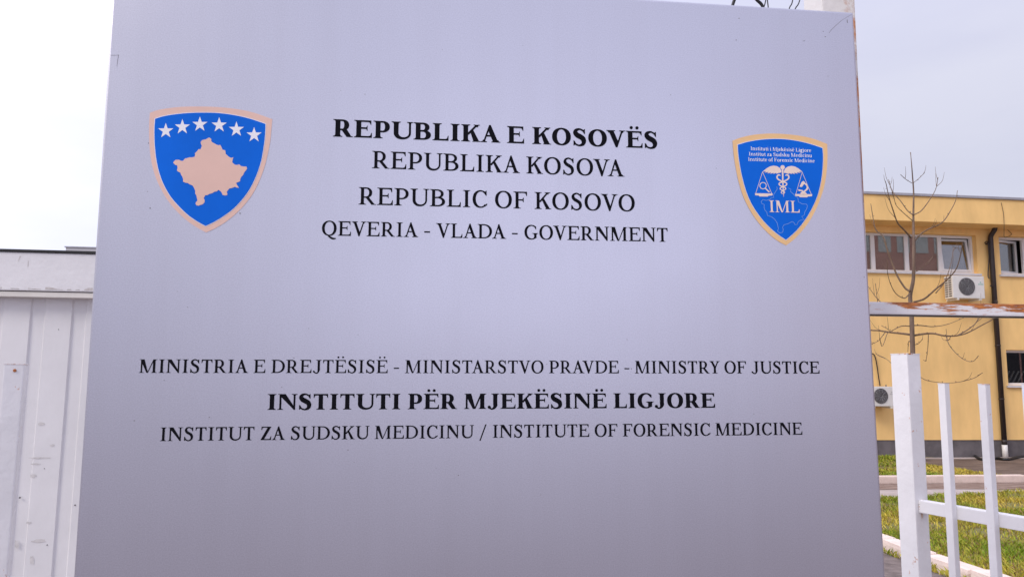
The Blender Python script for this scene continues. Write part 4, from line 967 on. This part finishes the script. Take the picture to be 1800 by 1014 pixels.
# branches: outline points in the picture, start width, drift towards or away from the camera
BR = [
 ([(1600, 512), (1590, 505), (1575, 480), (1560, 440), (1552, 415), (1540, 405), (1535, 385), (1531, 360)], 1.9, .5),
 ([(1600, 514), (1590, 524), (1575, 516), (1565, 498), (1560, 478), (1559, 455)], 1.0, -.5),
 ([(1606, 531), (1625, 525), (1645, 508), (1662, 494), (1680, 474), (1688, 450), (1692, 428)], 1.8, -.6),
 ([(1645, 515), (1660, 496), (1672, 462), (1676, 436)], 1.0, .2),
 ([(1607, 424), (1618, 412), (1630, 404), (1655, 392), (1670, 372), (1680, 352), (1683, 335)], 1.5, .4),
 ([(1601, 418), (1590, 405), (1578, 392), (1570, 370), (1563, 348), (1558, 325), (1556, 318)], 1.6, -.4),
 ([(1606, 378), (1620, 370), (1635, 350), (1645, 332), (1649, 312)], 1.1, .45),
 ([(1605, 378), (1595, 370), (1582, 352), (1570, 340), (1565, 328), (1562, 316)], 1.1, .35),
 ([(1604, 388), (1590, 376), (1576, 362), (1572, 350), (1568, 338)], .8, -.35),
 ([(1605, 322), (1615, 314), (1625, 304)], .6, .2), ([(1603, 322), (1593, 316), (1583, 307)], .6, -.2),
 ([(1600, 588), (1585, 586), (1565, 584), (1545, 581), (1528, 580), (1505, 574), (1490, 562)], 2.0, .5),
 ([(1560, 583), (1555, 585), (1545, 598), (1532, 605)], .9, -.2),
 ([(1604, 590), (1622, 587), (1640, 586), (1660, 590), (1680, 590), (1700, 585), (1725, 572), (1745, 561), (1768, 545)], 1.9, -.5),
 ([(1684, 589), (1700, 580), (1715, 568), (1720, 556), (1724, 535)], 1.2, .3),
 ([(1606, 572), (1620, 572), (1640, 574), (1665, 570), (1690, 560), (1705, 552)], 1.0, .6),
 ([(1600, 573), (1585, 573), (1570, 580), (1560, 586), (1555, 600), (1550, 608), (1546, 594)], .9, -.5),
 ([(1601, 552), (1585, 547), (1565, 540), (1545, 528), (1525, 502)], 1.6, .5),
 ([(1663, 590), (1668, 605), (1680, 620), (1695, 632), (1710, 635), (1720, 625)], .8, -.6),
 ([(1632, 588), (1631, 610), (1628, 632), (1625, 634)], .7, .1),
 ([(1606, 640), (1620, 664), (1650, 672), (1680, 672), (1710, 665), (1727, 655)], .7, -.7),
 ([(1602, 640), (1580, 650), (1560, 632), (1540, 622)], .6, .5),
 ([(1606, 478), (1615, 475), (1628, 464), (1640, 452)], .8, .3),
 ([(1606, 606), (1614, 604), (1622, 596)], .8, -.2), ([(1602, 604), (1597, 600), (1596, 618)], .8, .2),
 ([(1543, 532), (1541, 518), (1539, 498)], .7, .0), ([(1672, 590), (1666, 598), (1663, 578)], .6, .1), ([(1566, 584), (1560, 578), (1549, 572)], .5, .1),
]
for pts, w0, dz in BR:
    n = len(pts); P = []
    for i, (u, v) in enumerate(pts):
        P.append(tp(u, v, dz * (i / (n - 1)) ** 1.0 * .9))
    sp = smooth_path(P, 5); m_ = len(sp)
    bm = bmesh.new(); tube(bm, sp, [max(w0 * (1 - .70 * k / (m_ - 1)), .5) * 1.0 * TY / FPX for k in range(m_)], 6)
    for _t in range(3 if w0 > 1 else 1):
        k = random.randint(m_ // 3, m_ - 2); d = (sp[k + 1] - sp[k]).normalized(); sd_ = Vector((random.uniform(-1, 1), random.uniform(-1, 1), random.uniform(.2, 1))).normalized()
        l = random.uniform(.06, .2); q1 = sp[k] + (d * .8 + sd_ * .7) * l * .5; q2 = q1 + (d * .5 + Vector((0, 0, .9)) + sd_ * .3) * l * .5
        tube(bm, smooth_path([sp[k], q1, q2], 4), [.0034 - .002 * j / 8 for j in range(9)], 5)
    # buds
    for k in range(3, m_, 4):
        o = sp[k] + Vector((random.uniform(-.012, .012), random.uniform(-.01, .01), random.uniform(0, .012)))
        bmesh.ops.create_icosphere(bm, subdivisions=1, radius=.008 * (1 - .4 * k / m_), matrix=Matrix.Translation(o))
    obj('branch', bm, M['twig'], tree)

# ------------------------------------------------------------------ pale building far behind the gate
fy = 42
c0 = deep(116, 433, fy); c1 = deep(230, 438, fy)
fb = empty('pale_building', up_frame(Vector((c0.x, c0.y, 0))), 'distant pale flat roofed building just showing above the white gate', 'building')
wl_ = 9.0; hz = c0.z
obj('wall', bx(0, 0, 0, wl_, 8, hz - .06), M['pale_wall'], fb)
obj('roof_edge', bx(-.06, -.06, hz - .059, wl_ + .06, 8.06, hz), M['roof_metal'], fb)
for k in range(4): obj('window', bx(.8 + k * 2.1, -.03, 2.6, 2.0 + k * 2.1, -.002, 4.0), M['far_glass'], fb)
# ------------------------------------------------------------------ the red building across the street, seen mirrored in the upstairs panes
rb = empty('red_building', up_frame(Vector((31, -21, 0)), YAW), 'red rendered block across the street, mirrored in the upstairs window panes', 'building')
obj('wall', bx(0, -10, 0, 50, 0, 16.5), M['pink_wall'], rb)
obj('roof_edge', bx(-.2, -10.2, 16.502, 50.2, .2, 16.8), M['pale_wall'], rb)
for k in range(30): obj('window', bx(.5 + k * 1.65, .003, 12.1, 1.6 + k * 1.65, .04, 14.0), M['far_glass'], rb)
for k in range(15): obj('window', bx(1 + k * 3.2, .003, 7.6, 3 + k * 3.2, .04, 9.4), M['far_glass'], rb)
for k in range(12): obj('added_dark_front', bx(.4 + k * 4.1, .003, .4, 4.3 + k * 4.1, .06, 4.4), M['dark_room'], rb)  # dark panels added to darken what the lower panes mirror
